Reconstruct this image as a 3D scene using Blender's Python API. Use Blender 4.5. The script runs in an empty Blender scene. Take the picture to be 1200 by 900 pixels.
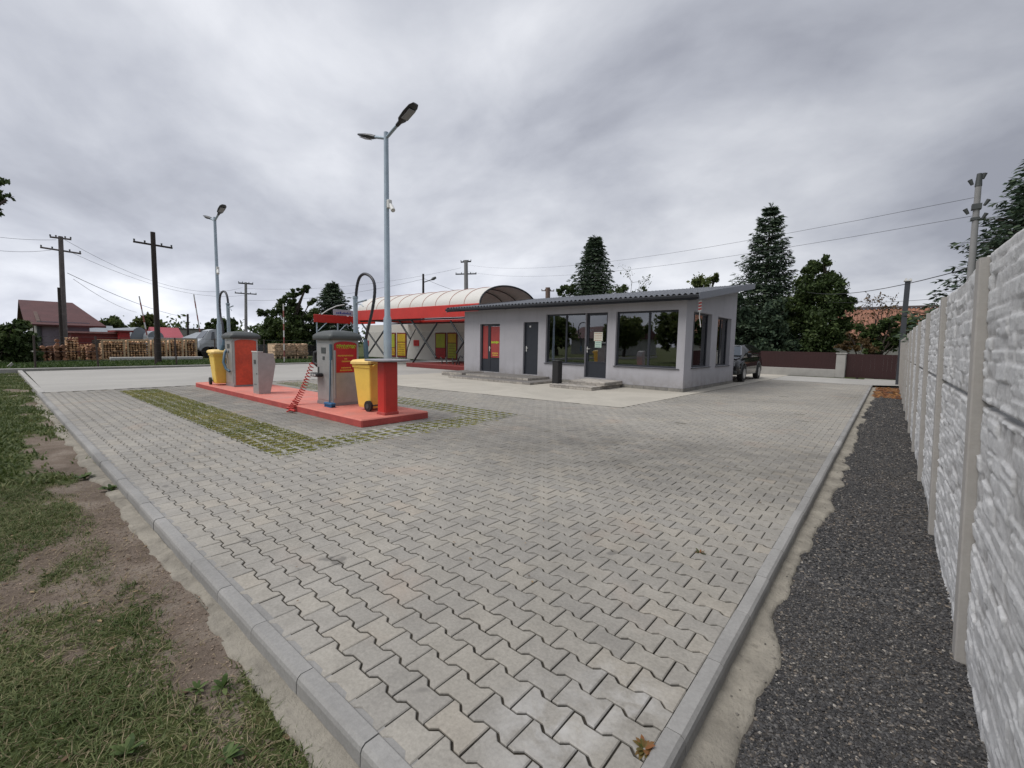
import bpy, math, random
import numpy as np
from mathutils import Vector, Matrix, Euler
random.seed(7); RNG=np.random.default_rng(11)
SC=bpy.context.scene; COL=SC.collection
PI=math.pi
# ------------------------------------------------------------------ camera calibration (1200x900 pixel units)
F=522.0; CX,CY=600.0,450.0; H=1.44
R_=np.array([444,39,522.]);R_/=np.linalg.norm(R_)
L_=np.array([-616,58,522.]);L_-=L_.dot(R_)*R_;L_/=np.linalg.norm(L_)
U_=np.cross(R_,L_); U_=U_ if U_[1]>0 else -U_
MM=np.array([-L_,R_,U_])
def ray(px,py): return MM@np.array([px-CX,CY-py,F])
def at(px,py,X=None,Y=None,Z=None,d=None):
    r=ray(px,py)
    if X is not None: t=X/r[0]
    elif Y is not None: t=Y/r[1]
    elif Z is not None: t=(Z-H)/r[2]
    else: t=d/math.hypot(r[0],r[1])
    return Vector((r[0]*t,r[1]*t,H+r[2]*t))
def mpp(p):   # metres per photo pixel at a point
    c=MM.T@np.array([p[0],p[1],p[2]-H]); return c[2]/F*np.linalg.norm(c)/abs(c[2])**1 if False else c[2]/F
# ------------------------------------------------------------------ object helpers
class MB:
    def __init__(s): s.v=[];s.f=[];s.m=[];s.r=[];s.sm=[]
    def add(s,vs,fs,mi=0,r=0.5,smooth=False):
        n=len(s.v); s.v+= [tuple(v) for v in vs]
        for f in fs: s.f.append(tuple(i+n for i in f)); s.m.append(mi); s.r.append(r); s.sm.append(smooth)
        return s
    def box(s,x0,x1,y0,y1,z0,z1,mi=0,r=0.5,bev=0.0):
        if x0>x1:x0,x1=x1,x0
        if y0>y1:y0,y1=y1,y0
        if z0>z1:z0,z1=z1,z0
        if bev<=0:
            vs=[(x,y,z) for z in(z0,z1) for y in(y0,y1) for x in(x0,x1)]
            return s.add(vs,[(0,2,3,1),(4,5,7,6),(0,1,5,4),(2,6,7,3),(0,4,6,2),(1,3,7,5)],mi,r)
        b=min(bev,(x1-x0)/2.01,(y1-y0)/2.01,(z1-z0)/2.01)
        vs=[];idx={}
        for i,(X,sx) in enumerate(((x0,1),(x1,-1))):
            for j,(Y,sy) in enumerate(((y0,1),(y1,-1))):
                for k,(Z,sz) in enumerate(((z0,1),(z1,-1))):
                    idx[i,j,k]=len(vs); vs+=[(X,Y+sy*b,Z+sz*b),(X+sx*b,Y,Z+sz*b),(X+sx*b,Y+sy*b,Z)]
        fs=[]
        def q(*k): fs.append(k)
        for i in(0,1): a=[idx[i,j,k] for j,k in((0,0),(1,0),(1,1),(0,1))]; q(*(a if i else a[::-1]))
        for j in(0,1): a=[idx[i,j,k]+1 for i,k in((0,0),(1,0),(1,1),(0,1))]; q(*(a[::-1] if j else a))
        for k in(0,1): a=[idx[i,j,k]+2 for i,j in((0,0),(1,0),(1,1),(0,1))]; q(*(a if k else a[::-1]))
        for i in(0,1):
            for j in(0,1): q(idx[i,j,0],idx[i,j,0]+1,idx[i,j,1]+1,idx[i,j,1])
            for k in(0,1): q(idx[i,0,k],idx[i,1,k],idx[i,1,k]+2,idx[i,0,k]+2)
        for j in(0,1):
            for k in(0,1): q(idx[0,j,k]+1,idx[1,j,k]+1,idx[1,j,k]+2,idx[0,j,k]+2)
        for k_ in idx.values(): q(k_,k_+1,k_+2)
        return s.add(vs,fs,mi,r)
    def tube(s,pts,rad,n=8,mi=0,r=0.5,cap=True,smooth=True):
        pts=[Vector(p) for p in pts]; N=len(pts)
        rad=[rad]*N if not hasattr(rad,'__len__') else list(rad)
        vs=[];up=None
        for i,p in enumerate(pts):
            t=(pts[min(i+1,N-1)]-pts[max(i-1,0)])
            if t.length<1e-9: t=Vector((0,0,1))
            t.normalize()
            if up is None: up=Vector((0,0,1)) if abs(t.z)<.9 else Vector((1,0,0))
            a=t.cross(up)
            if a.length<1e-4: a=t.cross(Vector((0,1,0)))
            a.normalize(); b=t.cross(a).normalized(); up=-b if False else a.cross(t)
            for k in range(n):
                an=2*PI*k/n; vs.append(p+a*math.cos(an)*rad[i]+b*math.sin(an)*rad[i])
        fs=[(i*n+k,i*n+(k+1)%n,(i+1)*n+(k+1)%n,(i+1)*n+k) for i in range(N-1) for k in range(n)]
        s.add(vs,fs,mi,r,smooth)
        if cap: s.add(vs[:n],[tuple(range(n-1,-1,-1))],mi,r); s.add(vs[-n:],[tuple(range(n))],mi,r)
        return s
    def prism(s,pts,d,mi=0,r=0.5):   # planar polygon pts (3D) extruded by vector d
        n=len(pts);d=Vector(d);a=[Vector(p) for p in pts];b=[p+d for p in a]
        return s.add(a+b,[tuple(range(n-1,-1,-1)),tuple(range(n,2*n))]+[(i,(i+1)%n,n+(i+1)%n,n+i) for i in range(n)],mi,r)
    def loft(s,secs,mi=0,r=.5,smooth=True,cap=True):
        n=len(secs[0]);vs=[p for c in secs for p in c]
        s.add(vs,[(i*n+k,i*n+(k+1)%n,(i+1)*n+(k+1)%n,(i+1)*n+k) for i in range(len(secs)-1) for k in range(n)],mi,r,smooth)
        if cap: s.add(secs[0],[tuple(range(n-1,-1,-1))],mi,r); s.add(secs[-1],[tuple(range(n))],mi,r)
        return s
    def cylz(s,x,y,z0,z1,r0,r1=None,n=20,mi=0): return s.tube([(x,y,z0),(x,y,z1)],[r0,r0 if r1 is None else r1],n,mi)
def setprops(o,label=None,cat=None,group=None,kind=None):
    if label:o['label']=label
    if cat:o['category']=cat
    if group:o['group']=group
    if kind:o['kind']=kind
    return o
def link(name,me,parent=None,loc=None):
    o=bpy.data.objects.new(name,me);COL.objects.link(o)
    if parent is not None:o.parent=parent
    if loc is not None:o.location=loc
    return o
def fixn(me):
    import bmesh
    bm=bmesh.new();bm.from_mesh(me);bmesh.ops.recalc_face_normals(bm,faces=bm.faces);bm.to_mesh(me);bm.free()
def build(name,mb,mats,parent=None,loc=None,fix=True,rnd=False,origin=None,local=False,**kw):
    """one mesh object; world-coordinate geometry is rebased on its parent's/own origin"""
    if not isinstance(mats,(list,tuple)):mats=[mats]
    o_=Vector(origin) if origin is not None else Vector((0,0,0))
    if parent is not None:
        p=None if local else parent
        while p is not None: o_=o_+Vector(p.location);p=p.parent
    me=bpy.data.meshes.new(name)
    me.from_pydata([(v[0]-o_.x,v[1]-o_.y,v[2]-o_.z) for v in mb.v],[],mb.f)
    me.polygons.foreach_set('material_index',mb.m);me.polygons.foreach_set('use_smooth',mb.sm)
    if rnd:
        a=me.attributes.new('rnd','FLOAT','FACE');a.data.foreach_set('value',mb.r)
    for m in mats:me.materials.append(m)
    if fix:fixn(me)
    ob=link(name,me,parent,origin if origin is not None else loc)
    setprops(ob,**kw);return ob
def np_mesh(name,V,Fq,mats,parent=None,rnd=None,smooth=False,attrs=None,loc=None,**kw):
    """V (n,3), Fq list of index arrays (m,k)"""
    me=bpy.data.meshes.new(name);me.vertices.add(len(V));me.vertices.foreach_set('co',np.asarray(V,np.float32).ravel())
    loops=np.concatenate([f.ravel() for f in Fq]);tot=np.concatenate([np.full(len(f),f.shape[1]) for f in Fq]);st=np.concatenate([[0],np.cumsum(tot)[:-1]])
    me.loops.add(len(loops));me.loops.foreach_set('vertex_index',loops.astype(np.int32))
    me.polygons.add(len(tot));me.polygons.foreach_set('loop_start',st.astype(np.int32));me.polygons.foreach_set('loop_total',tot.astype(np.int32))
    me.polygons.foreach_set('use_smooth',np.full(len(tot),smooth))
    if rnd is not None:
        a=me.attributes.new('rnd','FLOAT','FACE');a.data.foreach_set('value',np.asarray(rnd,np.float32))
    for k,v in (attrs or {}).items():
        a=me.attributes.new(k,'FLOAT','POINT');a.data.foreach_set('value',np.asarray(v,np.float32))
    me.update(calc_edges=True)
    for m in (mats if isinstance(mats,(list,tuple)) else [mats]):me.materials.append(m)
    o=link(name,me,parent,loc);setprops(o,**kw);return o
def thing(name,label,cat,loc=(0,0,0),group=None):
    o=bpy.data.objects.new(name,None);o.empty_display_size=.2;COL.objects.link(o);o.location=loc
    return setprops(o,label,cat,group)
def dup(o,loc=None,label=None,rotz=None,parent=None,scale=None):
    c=o.copy();COL.objects.link(c)
    if parent is not None:c.parent=parent
    if loc is not None:c.location=loc
    if rotz is not None:c.rotation_euler.z=rotz
    if scale is not None:c.scale=scale
    if label:c['label']=label
    for ch in list(o.children):dup(ch,parent=c)
    return c
# ------------------------------------------------------------------ noise (numpy)
def vnoise(x,y,seed=0):
    xi=np.floor(x).astype(np.int64);yi=np.floor(y).astype(np.int64);xf=x-xi;yf=y-yi
    def h(a,b):
        n=(a*374761393+b*668265263+seed*974634777)&0xffffffff
        n=((n^(n>>13))*1274126177)&0xffffffff
        return ((n^(n>>16))&0xffff)/65535.
    u=xf*xf*(3-2*xf);v=yf*yf*(3-2*yf)
    return (h(xi,yi)*(1-u)+h(xi+1,yi)*u)*(1-v)+(h(xi,yi+1)*(1-u)+h(xi+1,yi+1)*u)*v
def fbm(x,y,o=4,seed=0):
    s=0;a=.5;t=0
    for i in range(o): s=s+a*vnoise(x*2**i,y*2**i,seed+i);t+=a;a*=.5
    return s/t
# ------------------------------------------------------------------ materials
MATS={}
class NT:
    def __init__(s,name):
        s.m=bpy.data.materials.new(name);s.m.use_nodes=True;s.t=s.m.node_tree;s.t.nodes.clear()
        s.out=s.n('ShaderNodeOutputMaterial')
    def n(s,t,**k):
        x=s.t.nodes.new(t)
        for a,b in k.items():setattr(x,a,b)
        return x
    def l(s,a,b):s.t.links.new(a,b)
    def pos(s):
        g=s.n('ShaderNodeNewGeometry');return g.outputs['Position']
    def obj(s): return s.n('ShaderNodeTexCoord').outputs['Object']
    def noise(s,scale,vec=None,detail=5,rough=.55,dist=0):
        x=s.n('ShaderNodeTexNoise');x.inputs['Scale'].default_value=scale;x.inputs['Detail'].default_value=detail;x.inputs['Roughness'].default_value=rough;x.inputs['Distortion'].default_value=dist
        if vec is not None:s.l(vec,x.inputs['Vector'])
        return x.outputs['Fac']
    def math(s,op,a,b=0.,c=None,clamp=False):
        x=s.n('ShaderNodeMath',operation=op,use_clamp=clamp)
        for i,v in enumerate((a,b,c)):
            if v is None:continue
            if isinstance(v,(int,float)):x.inputs[i].default_value=v
            else:s.l(v,x.inputs[i])
        return x.outputs[0]
    def ramp(s,f,stops):
        x=s.n('ShaderNodeValToRGB');e=x.color_ramp.elements
        for i,(p,c) in enumerate(stops):
            if i<2:e[i].position=p
            else:e.new(p)
            c=(c,c,c) if isinstance(c,(int,float)) else c
            e[i].color=(*c[:3],1)
        s.l(f,x.inputs['Fac']);return x.outputs['Color']
    def mr(s,f,a,b,c=0.,d=1.):
        x=s.n('ShaderNodeMapRange');
        for i,v in enumerate((f,a,b,c,d)):
            if isinstance(v,(int,float)):x.inputs[i].default_value=v
            else:s.l(v,x.inputs[i])
        return x.outputs[0]
    def mix(s,f,a,b,mode='MIX'):
        x=s.n('ShaderNodeMix',data_type='RGBA',blend_type=mode)
        for sock,v in ((x.inputs[0],f),(x.inputs[6],a),(x.inputs[7],b)):
            if isinstance(v,(int,float)) :sock.default_value=v if sock.type=='VALUE' else (v,v,v,1)
            elif isinstance(v,(tuple,list)):sock.default_value=(*v[:3],1)
            else:s.l(v,sock)
        return x.outputs[2]
    def attr(s,name): return s.n('ShaderNodeAttribute',attribute_name=name).outputs['Fac']
    def bsdf(s,col,rough=.7,metal=0.,normal=None,spec=.5,**k):
        b=s.n('ShaderNodeBsdfPrincipled')
        for nm,v in (('Base Color',col),('Roughness',rough),('Metallic',metal),('Specular IOR Level',spec)):
            if isinstance(v,(int,float)):
                b.inputs[nm].default_value=v if nm!='Base Color' else (v,v,v,1)
            elif isinstance(v,(tuple,list)):b.inputs[nm].default_value=(*v[:3],1)
            else:s.l(v,b.inputs[nm])
        for nm,v in k.items():b.inputs[nm].default_value=v
        if normal is not None:s.l(normal,b.inputs['Normal'])
        s.l(b.outputs[0],s.out.inputs['Surface']);return b
    def bump(s,h,strength=.5,dist=.01,normal=None):
        x=s.n('ShaderNodeBump');x.inputs['Strength'].default_value=strength;x.inputs['Distance'].default_value=dist
        s.l(h,x.inputs['Height'])
        if normal is not None:s.l(normal,x.inputs['Normal'])
        return x.outputs[0]
def simple(name,col,rough=.6,metal=0.,var=.25,scale=6.,bump=.15,bscale=120.,dirt=None,rnd=0.,spec=.5,bd=.003,**k):
    """base colour broken up by noise at two scales, fine bump; rnd = per-face variation"""
    if name in MATS:return MATS[name]
    t=NT(name);p=t.obj()
    f=t.noise(scale,p,6);f2=t.noise(scale*9,p,4)
    v=t.math('MULTIPLY',t.mr(f,.25,.75,1-var,1+var),t.mr(f2,.25,.75,1-var*.5,1+var*.5))
    if rnd>0: v=t.math('MULTIPLY',v,t.mr(t.attr('rnd'),0,1,1-rnd,1+rnd))
    c=t.mix(1.,col,v,'MULTIPLY')
    if dirt is not None:
        c=t.mix(t.mr(t.noise(scale*.7,p,8,.7),.5,.75,0,dirt[1]),c,dirt[0])
    n=t.bump(t.noise(bscale,p,3),bump,bd) if bump>0 else None
    t.bsdf(c,rough,metal,n,spec,**k);MATS[name]=t.m;return t.m
def foliage(name,c0,c1,c2,tr=.25):
    t=NT(name);r=t.attr('rnd');c=t.ramp(r,[(0,c0),(.55,c1),(1,c2)])
    b=t.n('ShaderNodeBsdfPrincipled');t.l(c,b.inputs['Base Color']);b.inputs['Roughness'].default_value=.6;b.inputs['Specular IOR Level'].default_value=.3
    tl=t.n('ShaderNodeBsdfTranslucent');t.l(c,tl.inputs['Color'])
    mx=t.n('ShaderNodeMixShader');mx.inputs[0].default_value=tr;t.l(b.outputs[0],mx.inputs[1]);t.l(tl.outputs[0],mx.inputs[2]);t.l(mx.outputs[0],t.out.inputs['Surface'])
    return t.m
def glass(name,tint=(.75,.8,.8),ior=1.9,haze=0.):
    t=NT(name);fr=t.n('ShaderNodeFresnel');fr.inputs['IOR'].default_value=ior
    tr=t.n('ShaderNodeBsdfTransparent');tr.inputs[0].default_value=(*tint,1)
    gl=t.n('ShaderNodeBsdfGlossy');gl.inputs['Roughness'].default_value=.015;gl.inputs[0].default_value=(.95,.97,1,1)
    n=t.bump(t.noise(1.3,t.obj(),2),.04,.02);t.l(n,gl.inputs['Normal'])
    mx=t.n('ShaderNodeMixShader');t.l(fr.outputs[0],mx.inputs[0]);t.l(tr.outputs[0],mx.inputs[1]);t.l(gl.outputs[0],mx.inputs[2]);t.l(mx.outputs[0],t.out.inputs['Surface'])
    return t.m
# plain materials
M=dict(
 anth=simple('anthracite_paint',(.022,.026,.035),.45,var=.1,bump=.02),
 plaster=None,
 soffit=simple('soffit_board',(.10,.10,.105),.7,var=.1),
 steel=simple('brushed_steel',(.40,.395,.39),.42,.45,var=.12,bump=.05),
 galv=simple('galvanised_steel',(.34,.41,.47),.45,.35,var=.1,bump=.05),
 lamp=simple('lamp_housing',(.03,.032,.036),.4,var=.1,bump=.03),
 white=simple('white_plastic',(.62,.62,.6),.5,var=.06,bump=.03),
 red=simple('red_paint',(.50,.030,.022),.42,var=.12,scale=1.5,bump=.05,dirt=((.38,.04,.03),.4)),
 redpanel=simple('red_foil',(.45,.012,.014),.4,var=.08,bump=.02),
 darkred=simple('dark_red_paint',(.16,.018,.016),.6,var=.15),
 redpad=simple('red_island_paint',(.55,.175,.135),.8,var=.16,scale=2.5,bump=.4,dirt=((.42,.24,.21),.8)),
 redside=simple('red_kerb_paint',(.40,.065,.055),.7,var=.2,scale=4,bump=.5,dirt=((.2,.05,.05),.5)),
 yellow=simple('yellow_plastic',(.88,.60,.11),.45,var=.07,scale=3,bump=.05,dirt=((.62,.33,.06),.3)),
 yellowlid=simple('pale_yellow_lid',(.82,.58,.20),.5,var=.06,bump=.05),
 black=simple('black_rubber',(.012,.012,.013),.6,var=.1),
 hose=simple('hose_rubber',(.035,.036,.045),.5,var=.1,bump=.05),
 blue=simple('blue_plastic',(.015,.11,.25),.45,var=.1),
 bluegrey=simple('blue_grey_plastic',(.07,.13,.18),.5,var=.1),
 lid=simple('dark_grey_lid',(.055,.062,.062),.55,var=.12,bump=.1),
 tablegrey=simple('grey_tabletop',(.24,.24,.25),.4,var=.1,bump=.03),
 darksteel=simple('dark_steel_frame',(.03,.034,.038),.5,.3,var=.2),
 membrane=simple('white_membrane',(.58,.565,.53),.6,var=.06,scale=.8,bump=.05,dirt=((.55,.52,.45),.3)),
 seam=simple('red_seam',(.40,.16,.12),.6,var=.1),
 wallpanel=simple('grey_white_wash_panel',(.50,.49,.46),.55,var=.07,scale=1,bump=.03,dirt=((.37,.36,.33),.4)),
 yelpanel=simple('olive_yellow_banner',(.48,.33,.02),.55,var=.22,scale=2.,bump=.02),
 greenpanel=simple('green_yellow_banner',(.33,.36,.03),.55,var=.2,scale=2.,bump=.02),
 concrete=simple('grey_concrete',(.34,.33,.31),.85,var=.1,scale=3,bump=.35,dirt=((.22,.21,.2),.45)),
 postconc=simple('beige_grey_concrete_post',(.34,.325,.305),.85,var=.08,scale=5,bump=.35,bscale=90,dirt=((.27,.24,.21),.5)),
 polecon=simple('pole_concrete',(.24,.24,.24),.9,var=.1,scale=2),
 polewood=simple('dark_tarred_wood',(.035,.028,.026),.9,var=.3,scale=3,bump=.4),
 polegrey=simple('weathered_wood',(.13,.115,.115),.9,var=.25,scale=3,bump=.4),
 bark=simple('bark',(.055,.043,.035),.9,var=.3,scale=8,bump=.6,bscale=60),
 roofred=simple('maroon_roof_tiles',(.075,.026,.027),.8,var=.2,scale=1.2,dirt=((.11,.045,.038),.4)),
 lilac=simple('lilac_house_wall',(.24,.21,.25),.9,var=.12,scale=.8,dirt=((.3,.3,.3),.5)),
 greywall=simple('old_grey_wall',(.30,.30,.28),.9,var=.15,scale=.8),
 brownwood=simple('brown_gable_boards',(.10,.065,.055),.9,var=.3,scale=2),
 roofgrey=simple('grey_sheet_roof',(.22,.245,.27),.5,var=.1,scale=.6),
 roofdark=simple('dark_sheet_roof',(.10,.085,.085),.7,var=.15,scale=.6),
 pink=simple('pink_red_roof',(.36,.065,.085),.6,var=.1,scale=.6),
 teal=simple('dark_teal_cladding',(.012,.035,.05),.6,var=.2),
 firewood=simple('split_firewood',(.55,.35,.20),.85,var=.35,scale=3,bump=.4,bscale=30,rnd=.5),
 crate=simple('crate_boards',(.58,.44,.28),.85,var=.2,scale=4,rnd=.2),
 log=simple('bark_log',(.24,.12,.07),.9,var=.35,scale=4,rnd=.5),
 bluewhite=simple('pale_blue_white_paint',(.38,.41,.44),.45,var=.05),
 carbody=simple('black_car_paint',(.012,.012,.013),.12,var=.05,bump=0,spec=.8),
 carsilver=simple('silver_car_trim',(.30,.31,.33),.25,.6,var=.05,bump=0),
 tyre=simple('tyre_rubber',(.015,.015,.015),.8,var=.1),
 mirrorg=simple('dark_car_glass',(.03,.04,.05),.05,0,var=.0,bump=0,spec=1.),
 skyglass=simple('windscreen_glass',(.09,.11,.13),.04,.35,var=.0,bump=0,spec=1.),
 dredfence=simple('dark_red_sheet_fence',(.028,.006,.006),.6,var=.12,scale=.8),
 orange=simple('orange_roof_tiles',(.24,.115,.075),.9,var=.25,scale=2.,bump=.8,bscale=12,rnd=.35,dirt=((.20,.10,.06),.5)),
 paper=simple('paper',(.68,.68,.58),.8,var=.03,bump=0),
 papergreen=simple('pale_green_paper',(.48,.62,.52),.8,var=.03,bump=0),
 ink=simple('orange_ink',(.42,.13,.06),.8,var=.05,bump=0),
 yelprint=simple('yellow_print',(.75,.55,.08),.6,var=.05,bump=0),
 greenprint=simple('lime_print',(.42,.55,.04),.6,var=.15,scale=30,bump=0),
 bluepr=simple('blue_print',(.04,.06,.25),.6,var=.05,bump=0),
 signgrey=simple('pale_lilac_sign',(.42,.40,.46),.6,var=.06),
 stepstone=None,
 interior=simple('interior_wall',(.34,.34,.34),.9,var=.05),
 interfloor=simple('interior_floor',(.14,.13,.12),.5,var=.1),
 redchair=simple('red_brown_chair',(.22,.035,.02),.6,var=.1),
 barrier=simple('white_barrier',(.50,.50,.48),.8,var=.12,scale=.8),
 glassw=glass('window_glass',(.8,.84,.86),3.5),
 glassb=glass('side_glass',(.7,.78,.78),2.9),
)
def brick_mat(name,c1,c2,mortar,w,h,rough=.85,off=.5,swap=None):
    t=NT(name);p=t.obj();b=t.n('ShaderNodeTexBrick')
    sp=t.n('ShaderNodeSeparateXYZ');t.l(p,sp.inputs[0]);cb=t.n('ShaderNodeCombineXYZ')
    t.l(t.math('ADD',sp.outputs[0],sp.outputs[1]),cb.inputs[0]);t.l(sp.outputs[2],cb.inputs[1])
    t.l(cb.outputs[0],b.inputs['Vector']);b.inputs['Scale'].default_value=1;b.inputs['Brick Width'].default_value=w;b.inputs['Row Height'].default_value=h
    b.inputs['Mortar Size'].default_value=.006;b.inputs['Color1'].default_value=(*c1,1);b.inputs['Color2'].default_value=(*c2,1);b.inputs['Mortar'].default_value=(*mortar,1);b.inputs['Bias'].default_value=-.1
    v=t.mr(t.noise(9,p,6),.25,.75,.75,1.25)
    t.bsdf(t.mix(1.,b.outputs['Color'],v,'MULTIPLY'),rough,0,t.bump(b.outputs['Fac'],.4,-.01));return t.m
M['stepstone']=brick_mat('grey_stone_tile_cladding',(.40,.37,.33),(.22,.205,.19),(.15,.14,.13),.28,.088)
def mat_plaster():
    t=NT('lilac_grey_render');p=t.obj();sp=t.n('ShaderNodeSeparateXYZ');t.l(t.pos(),sp.inputs[0])
    c=t.mix(1.,(.40,.395,.42),t.mr(t.noise(1.1,p,6,.6),.3,.7,.93,1.06),'MULTIPLY')
    mp_=t.n('ShaderNodeMapping');t.l(p,mp_.inputs[0]);mp_.inputs['Scale'].default_value=(5,5,.35)
    c=t.mix(t.mr(t.noise(1.,mp_.outputs[0],5,.6),.52,.74,0,.22),c,(.22,.215,.22))
    spl=t.math('MULTIPLY',t.mr(sp.outputs[2],.1,.55,1,0),t.mr(t.noise(4,p,6,.7),.35,.65,.1,.75));c=t.mix(spl,c,(.23,.215,.20))
    t.bsdf(c,.92,0,t.bump(t.noise(240,p,3),.5,.003),.2);return t.m
M['plaster']=mat_plaster()
M['plinth']=brick_mat('plinth_tiles',(.22,.21,.19),(.15,.145,.135),(.10,.10,.10),.40,.12)
def mat_paver():
    t=NT('concrete_pavers');p=t.pos();r=t.attr('rnd')
    base=t.ramp(r,[(0,(.252,.240,.218)),(.4,(.276,.261,.234)),(.75,(.294,.276,.242)),(.93,(.315,.288,.245)),(1,(.32,.275,.232))])
    # broad soiling: tyre-worn darker band and paler patches
    big=t.noise(.33,p,5,.6,.6);sp=t.n('ShaderNodeSeparateXYZ');t.l(p,sp.inputs[0]);x,y=sp.outputs[0],sp.outputs[1]
    v=t.mr(big,.3,.7,.80,1.12)
    arc=t.math('SUBTRACT',y,t.math('ADD',5.6,t.math('MULTIPLY',t.math('ADD',x,3.),.22)))
    band=t.math('MULTIPLY',t.mr(t.math('ABSOLUTE',t.math('ADD',arc,t.mr(t.noise(.8,p,4),0,1,-.7,.7))),.5,2.2,.40,0.),t.mr(t.noise(1.7,p,6,.65),.35,.65,.35,1.))
    v=t.math('MULTIPLY',v,t.math('SUBTRACT',1.,band))
    fine=t.mr(t.noise(60,p,6,.7),.3,.7,.82,1.16);mid=t.mr(t.noise(7,p,5,.6),.3,.7,.88,1.1)
    v=t.math('MULTIPLY',t.math('MULTIPLY',v,fine),mid)
    c=t.mix(1.,base,v,'MULTIPLY')
    # rusty / reddish blotches
    c=t.mix(t.mr(t.noise(1.1,p,4,.5,.3),.60,.72,0,.30),c,(.34,.25,.19))
    # dark droppings / oil specks
    c=t.mix(t.mr(t.noise(3.1,p,3,.5),.69,.73,0,.6),c,(.09,.085,.08))
    # white efflorescence smears near the kerb corner
    def vec(a,b):
        d=t.n('ShaderNodeVectorMath',operation='DISTANCE');t.l(p,d.inputs[0]);d.inputs[1].default_value=(a,b,0);return d.outputs['Value']
    m=t.math('MAXIMUM',t.mr(vec(-.86,1.28),.03,.30,1,0),t.mr(vec(-.72,1.62),.02,.26,1,0))
    m=t.math('MULTIPLY',m,t.mr(t.noise(6,p,6,.62,.5),.40,.66,0,1),clamp=True)
    c=t.mix(t.math('MULTIPLY',m,.6),c,(.55,.55,.55))
    # joint dirt gathers far out as a soft mottling
    rg=t.mr(t.noise(25,p,4),.3,.7,.62,.9)
    t.bsdf(c,rg,0,t.bump(t.noise(180,p,4,.7),.35,.003),.35);return t.m
def mat_grout():
    t=NT('joint_sand');p=t.pos();sp=t.n('ShaderNodeSeparateXYZ');t.l(p,sp.inputs[0]);far=t.mr(t.math('ADD',sp.outputs[1],t.mr(t.noise(.6,p,4),0,1,-1.2,1.2)),2.6,6.5,0,.85);c=t.mix(far,t.ramp(t.noise(9,p,5),[(.3,(.030,.028,.024)),(.7,(.07,.062,.05))]),(.185,.175,.15))
    t.bsdf(c,1.,0,t.bump(t.noise(300,p,3),.5,.004),.1);return t.m
def mat_road():
    t=NT('pale_concrete_road');p=t.pos()
    v=t.math('MULTIPLY',t.mr(t.noise(.22,p,5,.6,1.),.3,.7,.88,1.10),t.mr(t.noise(14,p,6,.7),.3,.7,.92,1.08))
    c=t.mix(1.,(.345,.335,.312),v,'MULTIPLY')
    sc=t.n('ShaderNodeMapping');t.l(p,sc.inputs[0]);sc.inputs['Scale'].default_value=(1.2,.12,1)
    c=t.mix(t.mr(t.noise(1.,sc.outputs[0],5,.6),.45,.7,0,.35),c,(.26,.25,.24))
    t.bsdf(c,.85,0,t.bump(t.noise(90,p,4),.3,.004),.3);return t.m
def mat_apron():
    t=NT('tan_concrete_apron');p=t.pos()
    v=t.math('MULTIPLY',t.mr(t.noise(.5,p,6,.65,1.),.3,.7,.85,1.12),t.mr(t.noise(20,p,6,.7),.3,.7,.93,1.07))
    c=t.mix(1.,(.40,.375,.325),v,'MULTIPLY');t.bsdf(c,.85,0,t.bump(t.noise(90,p,4),.3,.004),.3);return t.m
def mat_soil():
    t=NT('soil_and_short_grass');p=t.pos();g=t.attr('grass')
    s=t.ramp(t.noise(2.3,p,8,.65),[(.28,(.10,.078,.058)),(.5,(.17,.135,.108)),(.72,(.27,.23,.19))])
    s=t.mix(1.,s,t.mr(t.noise(70,p,5,.75),.3,.7,.7,1.3),'MULTIPLY')
    gr=t.ramp(t.noise(5,p,6,.7),[(.3,(.045,.06,.02)),(.6,(.075,.09,.03)),(.8,(.14,.13,.06))])
    f=t.math('ADD',g,t.mr(t.noise(22,p,4,.7),.3,.7,-.28,.28));f=t.mr(f,.42,.6,0,1)
    c=t.mix(f,s,gr);t.bsdf(c,.95,0,t.bump(t.noise(55,p,6,.75),.9,.02),.15);return t.m
def mat_ground():
    t=NT('far_grass_ground');p=t.pos()
    c=t.ramp(t.noise(.35,p,8,.65),[(.3,(.035,.05,.016)),(.55,(.07,.08,.03)),(.75,(.12,.10,.055))])
    c=t.mix(1.,c,t.mr(t.noise(8,p,6,.7),.3,.7,.7,1.3),'MULTIPLY');t.bsdf(c,.95,0,t.bump(t.noise(12,p,6),.8,.04),.1);return t.m
def mat_gravelbed():
    t=NT('dark_grit_bed');p=t.pos()
    c=t.ramp(t.noise(75,p,6,.75),[(.32,(.014,.014,.014)),(.52,(.050,.048,.047)),(.72,(.13,.122,.115))])
    c=t.mix(t.mr(t.noise(1.4,p,6,.65),.45,.68,0,.75),c,(.125,.105,.085));t.bsdf(c,.8,0,t.bump(t.noise(90,p,5,.7),1.,.012),.35);return t.m
def mat_haunch():
    t=NT('kerb_bedding_mortar');p=t.pos()
    c=t.ramp(t.noise(4,p,8,.7),[(.25,(.15,.138,.117)),(.5,(.27,.25,.212)),(.75,(.38,.35,.295))])
    c=t.mix(t.mr(t.noise(13,p,5,.6),.58,.72,0,.6),c,(.11,.10,.085));t.bsdf(c,.95,0,t.bump(t.noise(35,p,6,.7),1.,.015),.1);return t.m
def mat_kerb():
    t=NT('concrete_kerb');p=t.pos()
    v=t.math('MULTIPLY',t.mr(t.noise(1.6,p,5,.6),.3,.7,.85,1.1),t.mr(t.noise(50,p,6,.75),.3,.7,.85,1.12))
    v=t.math('MULTIPLY',v,t.mr(t.attr('rnd'),0,1,.9,1.08))
    t.bsdf(t.mix(1.,(.27,.265,.255),v,'MULTIPLY'),.8,0,t.bump(t.noise(140,p,4,.7),.4,.003),.3);return t.m
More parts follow.
